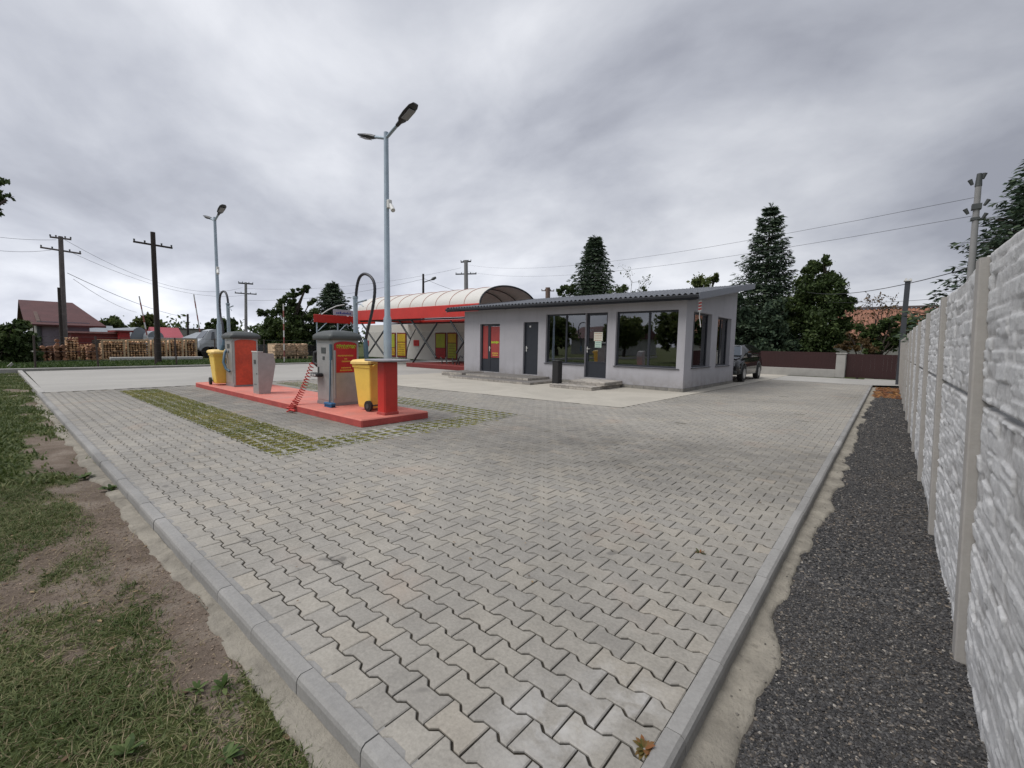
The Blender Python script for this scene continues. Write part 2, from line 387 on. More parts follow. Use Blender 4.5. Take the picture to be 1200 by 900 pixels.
def mat_rock():
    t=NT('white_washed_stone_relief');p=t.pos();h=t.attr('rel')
    c=t.ramp(h,[(0,(.36,.355,.35)),(.3,(.50,.50,.50)),(1,(.57,.575,.58))])  # shade under the ledges is put into the colour: low relief darker
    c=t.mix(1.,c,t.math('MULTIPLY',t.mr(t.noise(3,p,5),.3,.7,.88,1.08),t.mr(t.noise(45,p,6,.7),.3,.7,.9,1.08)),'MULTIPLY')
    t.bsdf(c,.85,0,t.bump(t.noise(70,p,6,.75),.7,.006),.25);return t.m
def mat_stones():
    t=NT('dark_crushed_stone');c=t.ramp(t.attr('rnd'),[(0,(.014,.014,.015)),(.6,(.050,.049,.050)),(.88,(.11,.105,.10)),(.97,(.17,.14,.11)),(1,(.32,.30,.27))])
    t.bsdf(c,.65,0,None,.45);return t.m
def mat_blade(name,a,b,c_):
    return foliage(name,a,b,c_,.3)
def mat_turf():
    t=NT('turf_block_infill');p=t.pos()
    c=t.ramp(t.noise(3.2,p,6,.7),[(.3,(.08,.10,.02)),(.5,(.16,.155,.04)),(.68,(.26,.22,.085)),(.8,(.25,.21,.13))])
    t.bsdf(c,.95,0,t.bump(t.noise(60,p,5,.7),1.,.02),.1);return t.m
# ------------------------------------------------------------------ world, sun, camera
w=bpy.data.worlds.new('World');SC.world=w;w.use_nodes=True;nt=w.node_tree;nt.nodes.clear()
SUN_EL,SUN_AZ=math.radians(56),math.radians(-150)   # azimuth measured from +Y towards +X
class WT(NT):
    def __init__(s,t): s.t=t
W_=WT(nt);out=W_.n('ShaderNodeOutputWorld');bg=W_.n('ShaderNodeBackground');bg.inputs['Strength'].default_value=.1
sky=W_.n('ShaderNodeTexSky',sky_type='NISHITA');sky.sun_disc=False;sky.sun_elevation=SUN_EL;sky.sun_rotation=SUN_AZ;sky.air_density=1.;sky.dust_density=2.
tc=W_.n('ShaderNodeTexCoord').outputs['Generated'];sp=W_.n('ShaderNodeSeparateXYZ');W_.l(tc,sp.inputs[0])
zz=W_.math('MAXIMUM',sp.outputs[2],0.);den=W_.math('ADD',zz,.34)
cb=W_.n('ShaderNodeCombineXYZ');W_.l(W_.math('DIVIDE',sp.outputs[0],den),cb.inputs[0]);W_.l(W_.math('DIVIDE',sp.outputs[1],den),cb.inputs[1])
mp=W_.n('ShaderNodeMapping');W_.l(cb.outputs[0],mp.inputs[0]);mp.inputs['Rotation'].default_value=(0,0,math.radians(38));mp.inputs['Scale'].default_value=(.95,1.1,1);mp.inputs['Location'].default_value=(3.1,1.7,0)
n1=W_.noise(1.05,mp.outputs[0],8,.52,.35);n2=W_.noise(3.3,mp.outputs[0],7,.55,.3)
f=W_.math('ADD',W_.math('MULTIPLY',n1,.78),W_.math('MULTIPLY',n2,.22))
cl=W_.ramp(f,[(.37,(3.3,3.45,4.0)),(.46,(4.4,4.58,5.15)),(.54,(5.5,5.68,6.2)),(.64,(7.0,7.15,7.6))])
# brighter towards the horizon at the far left, darker to the right (real azimuth of the overcast)
dt=W_.n('ShaderNodeVectorMath',operation='DOT_PRODUCT');W_.l(tc,dt.inputs[0]);dt.inputs[1].default_value=(-.93,.36,0)
az=W_.mr(dt.outputs['Value'],.1,1.,.86,1.16)
lowb=W_.mr(zz,.0,.22,1.0,0.);lowb=W_.math('MULTIPLY',lowb,W_.mr(dt.outputs['Value'],.1,1.,.0,.50))
hi=W_.mr(zz,.6,1.,1.,1.7)
k=W_.math('MULTIPLY',W_.math('MULTIPLY',az,W_.math('ADD',1.,lowb)),hi)
cl=W_.mix(1.,cl,k,'MULTIPLY')
col=W_.mix(.96,sky.outputs[0],cl)
W_.l(col,bg.inputs[0]);W_.l(bg.outputs[0],out.inputs[0])
sl=bpy.data.lights.new('sun','SUN');sl.energy=2.3;sl.angle=math.radians(38);sl.color=(1,.965,.92);so=link('sun',sl)
sd=Vector((math.cos(SUN_EL)*math.sin(SUN_AZ),math.cos(SUN_EL)*math.cos(SUN_AZ),math.sin(SUN_EL)))
so.rotation_euler=sd.to_track_quat('Z','Y').to_euler();so.location=(0,-5,30)
cam=bpy.data.cameras.new('camera');co=link('camera',cam);cam.sensor_fit='HORIZONTAL';cam.sensor_width=36;cam.lens=36*F/1200;cam.clip_end=3000;cam.clip_start=.05
rm=Matrix((( MM[0,0],MM[0,1],-MM[0,2]),(MM[1,0],MM[1,1],-MM[1,2]),(MM[2,0],MM[2,1],-MM[2,2])))
co.matrix_world=Matrix.Translation((0,0,H))@rm.to_4x4();SC.camera=co
vs_=SC.view_settings;vs_.view_transform='Standard';vs_.look='None';vs_.gamma=1;vs_.exposure=.12;vs_.use_curve_mapping=False
SC.render.engine='CYCLES';SC.cycles.max_bounces=8;SC.cycles.transparent_max_bounces=24;SC.cycles.use_denoising=True
# ================================================================== GROUND
GZ=-.08
g=MB();g.add([(-900,-900,-.16),(900,-900,-.16),(900,900,-.16),(-900,900,-.16)],[(0,1,2,3)])
build('ground',g,mat_ground(),kind='structure')
def grid(x0,x1,y0,y1,step):
    nx=max(2,int(round((x1-x0)/step))+1);ny=max(2,int(round((y1-y0)/step))+1)
    X,Y=np.meshgrid(np.linspace(x0,x1,nx),np.linspace(y0,y1,ny));i=np.arange(nx*ny).reshape(ny,nx)
    Fq=np.stack([i[:-1,:-1],i[:-1,1:],i[1:,1:],i[1:,:-1]],-1).reshape(-1,4);return X.ravel(),Y.ravel(),Fq
def grassmask(x,y):
    m=.62*fbm(x*1.5+3,y*2.6+5,4,3)+.38*fbm(x*.7,y*1.6,3,13)+.22*(vnoise(x*.25,y*.25,9)-.5)
    m=m+np.clip((.15-y)*.10,0,.12)+np.clip((-x-6)*.012,0,.2)      # thinner along the kerb, fuller further off
    m=m-np.exp(-np.clip(.62-y,0,9)/.22)*.14+.034+np.clip((.36-y)*.22,0,.10)+.10*(fbm(x*4.5,y*5.5,3,55)-.5)
    return m
def soilz(x,y): return GZ-.012+.035*(fbm(x*1.5,y*1.5,4,21)-.5)+.02*(fbm(x*9,y*9,3,5)-.5)
msoil=mat_soil()
def soil(name,x0,x1,y0,y1,st):
    X,Y,Fq=grid(x0,x1,y0,y1,st);Z=soilz(X,Y);
    np_mesh(name,np.stack([X,Y,Z],1),[Fq],msoil,smooth=True,attrs={'grass':np.clip((grassmask(X,Y)-.38)/.24,0,1)},kind='structure')
soil('soil',-7,.2,-3,.72,.025);soil('soil',-26.6,-7,-14,.72,.10);soil('soil',-7,.2,-14,-3,.2)
# joint sand bed under the pavers
g=MB();g.add([(-16.2,.80,-.010),(-.5,.80,-.010),(-.5,23.6,-.010),(-16.2,23.6,-.010)],[(0,1,2,3)]);build('joint_sand',g,mat_grout(),kind='structure')
g=MB();g.add([(-16.2,5.6,-.0042),(-.56,5.0,-.0042),(-.56,23.6,-.0042),(-16.2,23.6,-.0042)],[(0,1,2,3)]);build('joint_sand',g,bpy.data.materials['joint_sand'],kind='structure')
# pavers: every stone modelled (double-T outline, bevel, slight tilt)
def inpoly(x,y,P):
    c=np.zeros(x.shape,bool);n=len(P)
    for i in range(n):
        x1,y1=P[i];x2,y2=P[(i+1)%n]
        c^=((y1>y)!=(y2>y))&(x<(x2-x1)*(y-y1)/((y2-y1) or 1e-9)+x1)
    return c
RX0,RX1,RY0,RY1=-15.6,-5.65,2.238,7.03;IX1,IY0,IY1=-6.35,3.06,6.21
def stones():
    L=.2;p=.137;a=.0122;gp=.0036;bv=.0045
    xs=np.array([-.1,-.068,-.056,-.040,.040,.056,.068,.1]);ws=np.array([1,1,.1,-1,-1,.1,1,1.])
    def outline(ins):
        X=np.clip(xs,-.1+gp+ins,.1-gp-ins);top=np.stack([X,p/2+a*ws-gp-ins],1);bot=np.stack([X[::-1],-(p/2+a*ws[::-1])+gp+ins],1)
        return np.concatenate([bot[::-1]*0+np.stack([X,-(p/2+a*ws)+gp+ins],1),top[::-1]],0)
    o=outline(0.);i_=outline(bv);n=len(o)
    rows=np.arange(-2,164);C=[]
    for k in rows:
        yc=1.21+p*k
        x0=-1.05 if k%2==0 else -.95
        i=np.arange(-2 if k%2==0 else -2,77);xc=x0-.2*i
        C.append(np.stack([xc,np.full(len(xc),yc)],1))
    C=np.concatenate(C)
    C=C[(C[:,0]>-16.25)&(C[:,0]<-.45)&(C[:,1]<23.5)]
    x,y=C[:,0],C[:,1]
    cut=((x>RX0)&(x<RX1)&(y>RY0)&(y<RY1))&~((x<IX1)&(y>IY0)&(y<IY1))
    cut|=((x>-15.8)&(x<-6.75)&(y>4.1)&(y<5.3))
    cut|=inpoly(x,y,[(-16.5,8.75),(-12,8.75),(-4.72,9.55),(-4.25,24),(-16.5,24)])
    C=C[~cut];N=len(C)
    z0=RNG.normal(0,.0009,N);tx=RNG.normal(0,.006,N);ty=RNG.normal(0,.008,N);rz=RNG.normal(0,.006,N)
    low=.012*(fbm(C[:,0]*.35,C[:,1]*.35,3,31)-.5)
    V=np.zeros((N,3*n,3),np.float32)
    for j,(ring,zz_) in enumerate(((i_,0.),(o,-bv*.8),(o,-.010))):
        c,s=np.cos(rz),np.sin(rz);rx=ring[:,0][None]*c[:,None]-ring[:,1][None]*s[:,None];ry=ring[:,0][None]*s[:,None]+ring[:,1][None]*c[:,None]
        V[:,j*n:(j+1)*n,0]=C[:,0:1]+rx;V[:,j*n:(j+1)*n,1]=C[:,1:2]+ry
        V[:,j*n:(j+1)*n,2]=zz_+(z0+low)[:,None]+tx[:,None]*rx+ty[:,None]*ry
    V[:,:,0]=np.minimum(V[:,:,0],-.553)          # cut straight along the right kerb
    V[:,:,1]=np.maximum(V[:,:,1],.858)
    base=(np.arange(N)*3*n)[:,None]
    T=(base+np.arange(n)[None])
    k=np.arange(n);k2=(k+1)%n
    q1=np.stack([k+n,k2+n,k2,k],1);q2=np.stack([k+2*n,k2+2*n,k2+n,k+n],1)
    Q=(base[:,:,None]+np.concatenate([q1,q2])[None]).reshape(-1,4)
    r=RNG.random(N)*.75+.25*fbm(C[:,0]*.9,C[:,1]*.9,3,4)
    rn=np.concatenate([r,np.repeat(r,2*n)])
    np_mesh('pavers',V.reshape(-1,3),[T,Q],mat_paver(),rnd=rn,kind='structure')
stones()
# kerbs (0.5 m stones with chamfered outer edge)
mk=mat_kerb()
def kerb(name,p0,p1,outw,joints=.5,top=.012,wd=.085,h=.12,ph=0.):
    p0=Vector(p0);p1=Vector(p1);d=(p1-p0);Ln=d.length;d.normalize();o=Vector(outw);mb=MB();s=-ph
    while s<Ln:
        a=max(s,0)+.002;b=min(s+joints,Ln)-.002;s+=joints
        if b-a<.02:continue
        dz=random.gauss(0,.0015);dn=random.gauss(0,.0015)
        prof=[(0.006,-.08),(0.006,top-.006),(.012,top),(wd-.020,top+.001),(wd-.006,top-.010),(wd,top-.026),(wd+.004,-h)]
        def sec(t): 
            q=p0+d*t;return [q+o*(u+dn)+Vector((0,0,v+dz)) for u,v in prof]
        A=sec(a);A2=[x+(-d)*0 for x in A];mb.loft([sec(a),sec(b)],0,random.random(),False)
    return build(name,mb,mk,rnd=True,kind='structure')
kerb('kerb',(-16.3,.862,0),(-.47,.862,0),(0,-1,0),ph=.03)
kerb('kerb',(-.556,.79,0),(-.556,23.6,0),(1,0,0),ph=.21)
kerb('kerb',(-.47,23.6,0),(-4.2,23.6,0),(0,1,0),top=.002)
# bedding mortar along the kerbs, ragged edge
mh=mat_haunch()
def haunch(x0,x1,y0,y1,st,edge):
    X,Y,Fq=grid(x0,x1,y0,y1,st);Z=edge(X,Y);np_mesh('kerb_bedding',np.stack([X,Y,Z],1),[Fq],mh,smooth=True,kind='structure')
def eL(x,y):
    w=.10+.10*(fbm(x*1.7,x*0+2,4,8)-.45)*2;t=(.775-y)/w;return GZ+.016-.012*t-np.clip(t-.85,0,3)*.35+.016*(fbm(x*9,y*9,4,2)-.5)
def eR(x,y):
    w=.15+.12*(fbm(y*2.1,y*0+7,4,12)-.5)*2;t=(x+.475)/w;return GZ+.020-.014*t-np.clip(t-.85,0,3)*.35+.018*(fbm(x*10,y*10,4,6)-.5)
haunch(-16.3,-.40,.38,.775,.012*1.5,eL);haunch(-.475,-.12,.75,23.4,.016,eR)
# road and aprons
def sheet(name,pts,z,m,th=.0):
    mb=MB();mb.add([(x,y,z) for x,y in pts],[tuple(range(len(pts)))]);return build(name,mb,m,kind='structure')
mr_=mat_road();ma=mat_apron()
sheet('road',[(-26.2,.98),(-16.24,.92),(-16.24,60),(-27.0,60),(-27.,10),(-26.4,4)],.004,mr_)
sheet('concrete_apron',[(-16.24,8.7),(-12,8.75),(-4.70,9.53),(-4.20,24.0),(-4.2,30),(-16.24,30)],.006,ma)
sheet('road',[(-4.19,23.62),(-4.19,28.0),(.9,28.0),(.9,24.6),(-.47,23.69)],.003,mr_)
# far kerb of the road on the left
kb=MB();kb.box(-27.25,-27.0,-30,60,-.2,.08,bev=.015);build('kerb',kb,M['concrete'],kind='structure')
kb=MB();kb.box(-27.0,-16.3,.80,.93,-.2,.012,bev=.01);build('kerb',kb,M['concrete'],kind='structure')
# turf paving ring: concrete lattice with growth in its cells
TURF=mat_turf()
tb=MB()
def ring_pts():
    return [(RX0,RX1,RY0,IY0),(RX0,RX1,IY1,RY1),(IX1,RX1,IY0,IY1)]
for (a,b,c,d) in ring_pts(): tb.add([(a,c,-.0035),(b+(.09 if b==RX1 else 0),c,-.0035),(b+(.09 if b==RX1 else 0),d,-.0035),(a,d,-.0035)],[(0,1,2,3)])
build('turf_infill',tb,TURF,kind='structure')
lat=MB()
def inring(x,y): return any(a<=x<=b and c<=y<=d for a,b,c,d in ring_pts())
s=.20
nx=int((RX1-RX0)/s);ny=int((RY1-RY0)/s)
hw=.028
for i in range(nx+1):
    for j in range(ny+1):
        x=RX0+i*s;y=RY0+j*s
        if not inring(x+.1,y+.1):continue
        # a frame with a diagonal cross-bar; each block set slightly differently
        q=random.gauss(0,.002);z1=.003+q
        x1=min(x+s-.004,RX1);y1=min(y+s-.004,RY1)
        if (x1-x)<.1 or (y1-y)<.1:continue
        r=random.random()
        for (a,b,c,d) in ((x,x1,y,y+hw),(x,x1,y1-hw,y1),(x,x+hw,y+hw,y1-hw),(x1-hw,x1,y+hw,y1-hw)):lat.box(a,b,c,d,-.03,z1,0,r)
build('turf_blocks',lat,simple('turf_block_concrete',(.27,.265,.24),.9,var=.2,scale=6,bump=.4,rnd=.25),rnd=True,kind='structure')
# gravel strip
mg=mat_gravelbed()
def gz(x,y): return GZ-.004+.02*(fbm(x*1.3,y*1.3,3,17)-.5)+.016*(fbm(x*22,y*22,3,18)-.5)
X,Y,Fq=grid(-.46,.50,-.5,9,.012);np_mesh('gravel_bed',np.stack([X,Y,gz(X,Y)],1),[Fq],mg,smooth=True,kind='structure')
X,Y,Fq=grid(-.46,.50,9,24.4,.04);np_mesh('gravel_bed',np.stack([X,Y,gz(X,Y)],1),[Fq],mg,smooth=True,kind='structure')
def scatter_stones(name,N,xr,ypow,smin,smax,mat,zf,keep=None,flat=.55,**kw):
    x=RNG.uniform(*xr,N);y=ypow(RNG.random(N));
    if keep is not None: k=keep(x,y);x,y=x[k],y[k];N=len(x)
    s=smin+(smax-smin)*RNG.random(N)**2.2
    base=np.array([(1,0,0),(-1,0,0),(0,1,0),(0,-1,0),(0,0,1),(0,0,-1)],float)
    V=base[None]*(1+RNG.uniform(-.35,.35,(N,6,1)));
    V=V+RNG.uniform(-.25,.25,(N,6,3))
    q=RNG.normal(size=(N,4));q/=np.linalg.norm(q,axis=1,keepdims=True);a,b,c,d=q.T
    Rm=np.stack([1-2*(c*c+d*d),2*(b*c-a*d),2*(b*d+a*c),2*(b*c+a*d),1-2*(b*b+d*d),2*(c*d-a*b),2*(b*d-a*c),2*(c*d+a*b),1-2*(b*b+c*c)],1).reshape(N,3,3)
    V=np.einsum('nij,nkj->nki',Rm,V)*s[:,None,None];V[:,:,2]*=flat
    V[:,:,0]+=x[:,None];V[:,:,1]+=y[:,None];V[:,:,2]+=(zf(x,y)+s*.2)[:,None]
    Ft=np.array([(0,2,4),(2,1,4),(1,3,4),(3,0,4),(2,0,5),(1,2,5),(3,1,5),(0,3,5)])
    T=(np.arange(N)[:,None,None]*6+Ft[None]).reshape(-1,3)
    return np_mesh(name,V.reshape(-1,3),[T],mat,rnd=np.repeat(RNG.random(N),8),**kw)
ms=mat_stones()
def kg(x,y): return x>-.475+(.15+.12*(fbm(y*2.1,y*0+7,4,12)-.5)*2)*.9
scatter_stones('gravel',46000,(-.40,.42),lambda u:1.2+2.3*u,.0025,.0095,ms,gz,kg,kind='stuff',label='dark crushed stone gravel lying between kerb and concrete fence',cat='gravel')
scatter_stones('gravel',42000,(-.40,.42),lambda u:3.4+8.5*u**1.5,.0045,.014,ms,gz,kg,kind='stuff',label='dark crushed stone gravel lying further along the concrete fence',cat='gravel')
scatter_stones('gravel',26000,(-.42,.42),lambda u:11.5+12.5*u,.008,.022,ms,gz,kg,kind='stuff',label='dark crushed stone gravel at the far stretch of the fence strip',cat='gravel')
scatter_stones('loose_stones',2600,(-.46,-.18),lambda u:1.2+14*u**1.5,.002,.009,simple('loose_grit',(.13,.12,.105),.9,rnd=.6),lambda x,y:np.maximum(gz(x,y),eR(x,y)),lambda x,y:RNG.random(len(x))<np.clip((x+.47)/.25,0,1)**1.5,kind='stuff',label='loose dark stones spilled onto the mortar edge of the right kerb',cat='stones')
# pebbles and crumbs on the soil
scatter_stones('soil_crumbs',16000,(-5.5,-1.1),lambda u:.74-2.2*u**1.4,.002,.009,simple('soil_crumb',(.19,.145,.11),.95,rnd=.5),soilz,lambda x,y:grassmask(x,y)<.56,kind='stuff',label='small brown soil crumbs and grit on the bare verge',cat='grit')
# grass blades
def blades(name,N,xr,yr,mat,hmin,hmax,zf,dens,wd=.004,lean=.6,xs=None,**kw):
    x=RNG.uniform(*xr,N) if xs is None else xs(N);y=RNG.uniform(*yr,N);k=RNG.random(N)<dens(x,y);x,y=x[k],y[k];N=len(x)
    h=(hmin+(hmax-hmin)*RNG.random(N)**1.6);az=RNG.uniform(0,2*PI,N);l=lean*(.3+RNG.random(N));w=wd*(.6+.8*RNG.random(N))
    dx,dy=np.cos(az),np.sin(az);px,py=-dy*w,dx*w;z=zf(x,y)-.004
    def P(t,hw): 
        r=h*l*t*t;zt=h*t*(1-.25*l*t)
        return np.stack([x+dx*r+px*hw,y+dy*r+py*hw,z+zt],1)
    V=np.stack([P(0,1),P(0,-1),P(.5,.8),P(.5,-.8),P(1,0)],1)
    b=np.arange(N)[:,None]*5;Q=b+np.array([[0,1,3,2]]);T=b+np.array([[2,3,4]])
    r=RNG.random(N)*.6+.4*vnoise(x*2.1,y*2.1,40)
    return np_mesh(name,V.reshape(-1,3),[Q,T],mat,rnd=np.concatenate([r,r]),**kw)
GR=mat_blade('grass_blade',(.045,.068,.018),(.095,.13,.04),(.26,.25,.12))
def dn(x,y): return np.clip((grassmask(x,y)+.16*(fbm(x*7,y*9,3,91)-.5)-.42)/.26,0,1)**1.3*.85
blades('grass',330000,(-6.5,-.9),(-1.9,.70),GR,.010,.055,soilz,dn,.0026,1.1,kind='stuff',label='patchy short green grass growing on the verge nearest the camera',cat='grass')
blades('grass',200000,(-26.2,-6.5),(-7.,.80),GR,.03,.10,soilz,dn,.010,.9,kind='stuff',label='short green grass on the verge further along the left kerb',cat='grass')
ST=mat_blade('straw',(.16,.12,.07),(.27,.22,.13),(.40,.34,.22))
blades('dry_straw',26000,(-6.5,-.9),(-1.9,.66),ST,.015,.06,soilz,lambda x,y:.25+.75*np.clip((grassmask(x,y)-.36)/.15,0,1),.0016,2.6,kind='stuff',label='dry straw-coloured grass stems lying on the near verge',cat='grass')
GT=mat_blade('moss_blade',(.09,.12,.02),(.22,.22,.055),(.42,.34,.14))
def dr(x,y):
    r=np.zeros(x.shape,bool)
    for a,b,c,d in ring_pts(): r|=(x>a)&(x<b)&(y>c)&(y<d)
    south=np.clip(1.15-(y-2.28)*.6,0,1)*(y<3.1)*np.clip((-x-6.0)/1.0,.25,1)
    o=np.where(y<3.1,.42+.65*np.clip((-x-6)/1.5,0,1),np.where(y>6,.12,.28))
    m=fbm(x*1.3,y*2.3,4,60);return r*np.clip((m-.42+o*.34)/.16,0,1)*o
blades('turf_growth',300000,(RX0,RX1),(RY0,RY1),GT,.008,.045,lambda x,y:x*0-.006,dr,.006,1.0,kind='stuff',label='yellow-green moss and grass growing in the turf paving around the red island',cat='grass')
# verge beyond the road
GV=mat_blade('verge_grass',(.025,.05,.012),(.055,.10,.022),(.12,.15,.05))
mb=MB();mb.add([(-46,-30,-.03),(-27.26,-30,.0),(-27.26,60,.0),(-46,60,-.03)],[(0,1,2,3)]);build('grass_verge',mb,mat_ground(),kind='structure')
blades('grass',120000,(-34,-27.3),(-2,42),GV,.08,.24,lambda x,y:x*0-.01,lambda x,y:.25+.75*(fbm(x*.7,y*.5,3,70)>.5),.022,.5,kind='stuff',label='green verge grass beyond the concrete road under the wire fence',cat='grass')
# dead leaves on the soil
LF=foliage('dead_leaf',(.08,.045,.025),(.17,.11,.065),(.30,.22,.12),.1)
def leafmesh(name,pts,sz,mat,lab,cat='leaves',zf=soilz,curl=.4):
    N=len(pts);x,y=pts[:,0],pts[:,1];s=sz*(.6+.9*RNG.random(N));az=RNG.uniform(0,2*PI,N)
    out=np.array([(-1,0,.15),(-.5,.42,.32),(.2,.45,.30),(1,0,.05),(.2,-.45,.3),(-.5,-.42,.32),(0,0,0)]);V=np.zeros((N,7,3))
    for i,(a,b,c) in enumerate(out):
        V[:,i,0]=x+s*(a*np.cos(az)-b*np.sin(az));V[:,i,1]=y+s*(a*np.sin(az)+b*np.cos(az));V[:,i,2]=zf(x,y)+.008+s*c*curl*(.5+RNG.random(N))
    T=(np.arange(N)[:,None,None]*7+np.array([(6,0,1),(6,1,2),(6,2,3),(6,3,4),(6,4,5),(6,5,0)])[None]).reshape(-1,3)
    return np_mesh(name,V.reshape(-1,3),[T],mat,rnd=np.repeat(RNG.random(N),6),kind='stuff',label=lab,category=cat) if False else setprops(np_mesh(name,V.reshape(-1,3),[T],mat,rnd=np.repeat(RNG.random(N),6)),lab,cat,None,'stuff')
P_=np.stack([RNG.uniform(-6,-1.1,230),.72-RNG.random(230)**1.3*2.2],1);leafmesh('fallen_leaves',P_,.014,LF,'dry brown fallen leaves scattered over the left verge')
P_=np.stack([RNG.uniform(-.35,.35,700),RNG.uniform(18.5,23.8,700)],1);leafmesh('fallen_leaves',P_,.06,foliage('orange_leaf',(.16,.05,.02),(.34,.14,.05),(.45,.25,.08),.1),'orange brown fallen leaves at the far end of the gravel strip',zf=gz)
P_=np.stack([RNG.uniform(-6,-.7,60),RNG.uniform(1,8,60)],1);leafmesh('fallen_leaves',P_,.011,LF,'tiny dry leaf scraps scattered over the block paving',zf=lambda x,y:x*0+.001)
# broad-leaved weeds
WD=foliage('weed_leaf',(.04,.07,.02),(.07,.12,.03),(.13,.17,.06),.3)
WD2=foliage('weed_leaf_reddish',(.07,.09,.02),(.15,.10,.03),(.25,.10,.04),.3)
def weed(p,sz,n,mat,label,cat='weed',zf=None,up=.5):
    V=[];Fq=[];T=[];r=[]
    for i in range(n):
        az=random.uniform(0,2*PI);l=sz*random.uniform(.5,1.);wv=l*.16;el=random.uniform(.15,up*1.6)
        d=Vector((math.cos(az)*math.cos(el),math.sin(az)*math.cos(el),math.sin(el)));s_=Vector((-math.sin(az),math.cos(az),0))
        k=len(V);c=Vector(p)
        V+=[c,c+d*l*.35+s_*wv,c+d*l*.35-s_*wv,c+d*l*.75+s_*wv*.8+Vector((0,0,-l*.06)),c+d*l*.75-s_*wv*.8+Vector((0,0,-l*.06)),c+d*l+Vector((0,0,-l*.18))]
        T+=[(k,k+1,k+2),(k+3,k+5,k+4)];Fq.append((k+1,k+3,k+4,k+2));rr=random.random();r.append(rr)
    mb=MB();mb.v=[tuple(v-Vector(p)) for v in V]
    for i in range(n):
        for f in (T[2*i],T[2*i+1],Fq[i]): mb.f.append(f);mb.m.append(0);mb.r.append(r[i]);mb.sm.append(False)
    o=build('weed',mb,mat,fix=False,rnd=True);o.location=p;return setprops(o,label,cat)
def gp(px,py,z=GZ): return at(px,py,Z=z)
weed(gp(755,878,.0),.055,26,WD2,'small reddish green weed sprouting from the joint beside the right kerb')
weed(gp(262,806),.075,14,WD,'leafy weed on bare soil nearest the near kerb corner',up=.8)
weed(gp(232,808),.06,11,WD,'leafy green weed just left of the one nearest the kerb',up=.8)
weed(gp(265,888),.07,13,WD,'pale weed rosette at the bottom edge of the verge',up=.5)
weed(gp(150,882),.08,16,WD,'broad-leaved weed low in the grass at bottom left',up=.6)
weed(gp(130,574),.13,30,WD,'bright green tuft by the left kerb halfway along')
weed(gp(100,560),.12,26,WD,'green weed tuft a step left of the bright tuft by the kerb')
weed(gp(820,648,.0),.05,12,WD2,'tiny dry weed in a paver joint left of the right kerb')
# ================================================================== CONCRETE FENCE
def relief(seed,w_=1.88,h_=.64,st=.0085):
    rg=np.random.default_rng(seed);nx=int(w_/st);nz=int(h_/st);X,Z=np.meshgrid(np.linspace(0,w_,nx),np.linspace(0,h_,nz))
    wob=.014*(fbm(X*3.2,Z*3.2,3,seed)-.5)*2;Zw=Z+wob
    D=np.zeros_like(X);z=-.03
    while z<h_+.03:
        hh=rg.uniform(.040,.085);x=-rg.uniform(0,.2)
        while x<w_:
            ww=rg.uniform(.09,.30);sub=rg.random()<.25 and hh>.065
            sk=rg.uniform(-.15,.15)
            Xw=X+.02*(vnoise(X*9,Z*9,seed+5)-.5)+sk*(Zw-z)
            m=(Xw>=x)&(Xw<x+ww)&(Zw>=z)&(Zw<z+hh)
            u=(Xw-x)/ww;v=(Zw-z)/hh
            if sub: v=np.where(v<.5,v*2,(v-.5)*2)
            d=rg.uniform(.002,.021)+(v-.5)*rg.uniform(-.004,.012)+(u-.5)*rg.uniform(-.010,.010)
            e=np.minimum(np.minimum(u*ww,(1-u)*ww)/.007,np.minimum(v*hh,(1-v)*hh)/.006)
            d=d*(.30+.70*np.clip(e,0,1)**.7)
            D=np.where(m,d,D);x+=ww
        z+=hh
    D=D*.66+.0035*(fbm(X*30,Z*30,3,seed+9)-.5)*2
    ed=np.minimum(np.minimum(Z,h_-Z)/.008,1);D=D*ed
    return X,Z,D,nx,nz
PANEL={}
def panel_mesh(seed,top=False):
    X,Z,D,nx,nz=relief(seed)
    if top: # gently scalloped upper edge, like the cast coping
        Z=Z*(1+ (0.03+.045*np.abs(X/1.88-.5)*2*(1)+.014*np.sin(X*21+seed)*0+ .02*(fbm(X*5,X*0,3,seed)-.5))*(Z/Z.max())**2)
    V=np.stack([-(.020+D).ravel(),X.ravel(),Z.ravel()],1);i=np.arange(nx*nz).reshape(nz,nx)
    Fq=np.stack([i[:-1,:-1],i[1:,:-1],i[1:,1:],i[:-1,1:]],-1).reshape(-1,4)
    # back sheet and rim
    b=V.copy();b[:,0]=.02;n=len(V);rim=np.concatenate([i[0,:],i[1:,-1],i[-1,-2::-1],i[-2:0:-1,0]])
    r2=np.roll(rim,-1);Q2=np.stack([rim,r2,r2+n,rim+n],1)
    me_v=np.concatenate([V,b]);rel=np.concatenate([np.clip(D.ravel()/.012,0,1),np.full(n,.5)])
    corners=np.array([[i[0,0]+n,i[0,-1]+n,i[-1,-1]+n,i[-1,0]+n]])
    return me_v,[Fq,Q2,corners],rel
mrock=mat_rock()
fence=thing('concrete_fence','long precast concrete fence with white stone-relief panels along the gravel strip','fence',(.40,3,GZ))
pan=[]
for sd_ in (1,2,3):
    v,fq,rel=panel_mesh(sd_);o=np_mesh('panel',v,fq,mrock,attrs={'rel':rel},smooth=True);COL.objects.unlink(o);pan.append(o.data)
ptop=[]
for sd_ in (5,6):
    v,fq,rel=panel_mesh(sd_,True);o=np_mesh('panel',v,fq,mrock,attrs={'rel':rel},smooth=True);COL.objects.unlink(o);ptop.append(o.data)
for o in list(bpy.data.objects):
    if o.users_collection==() : bpy.data.objects.remove(o)
pm=MB()
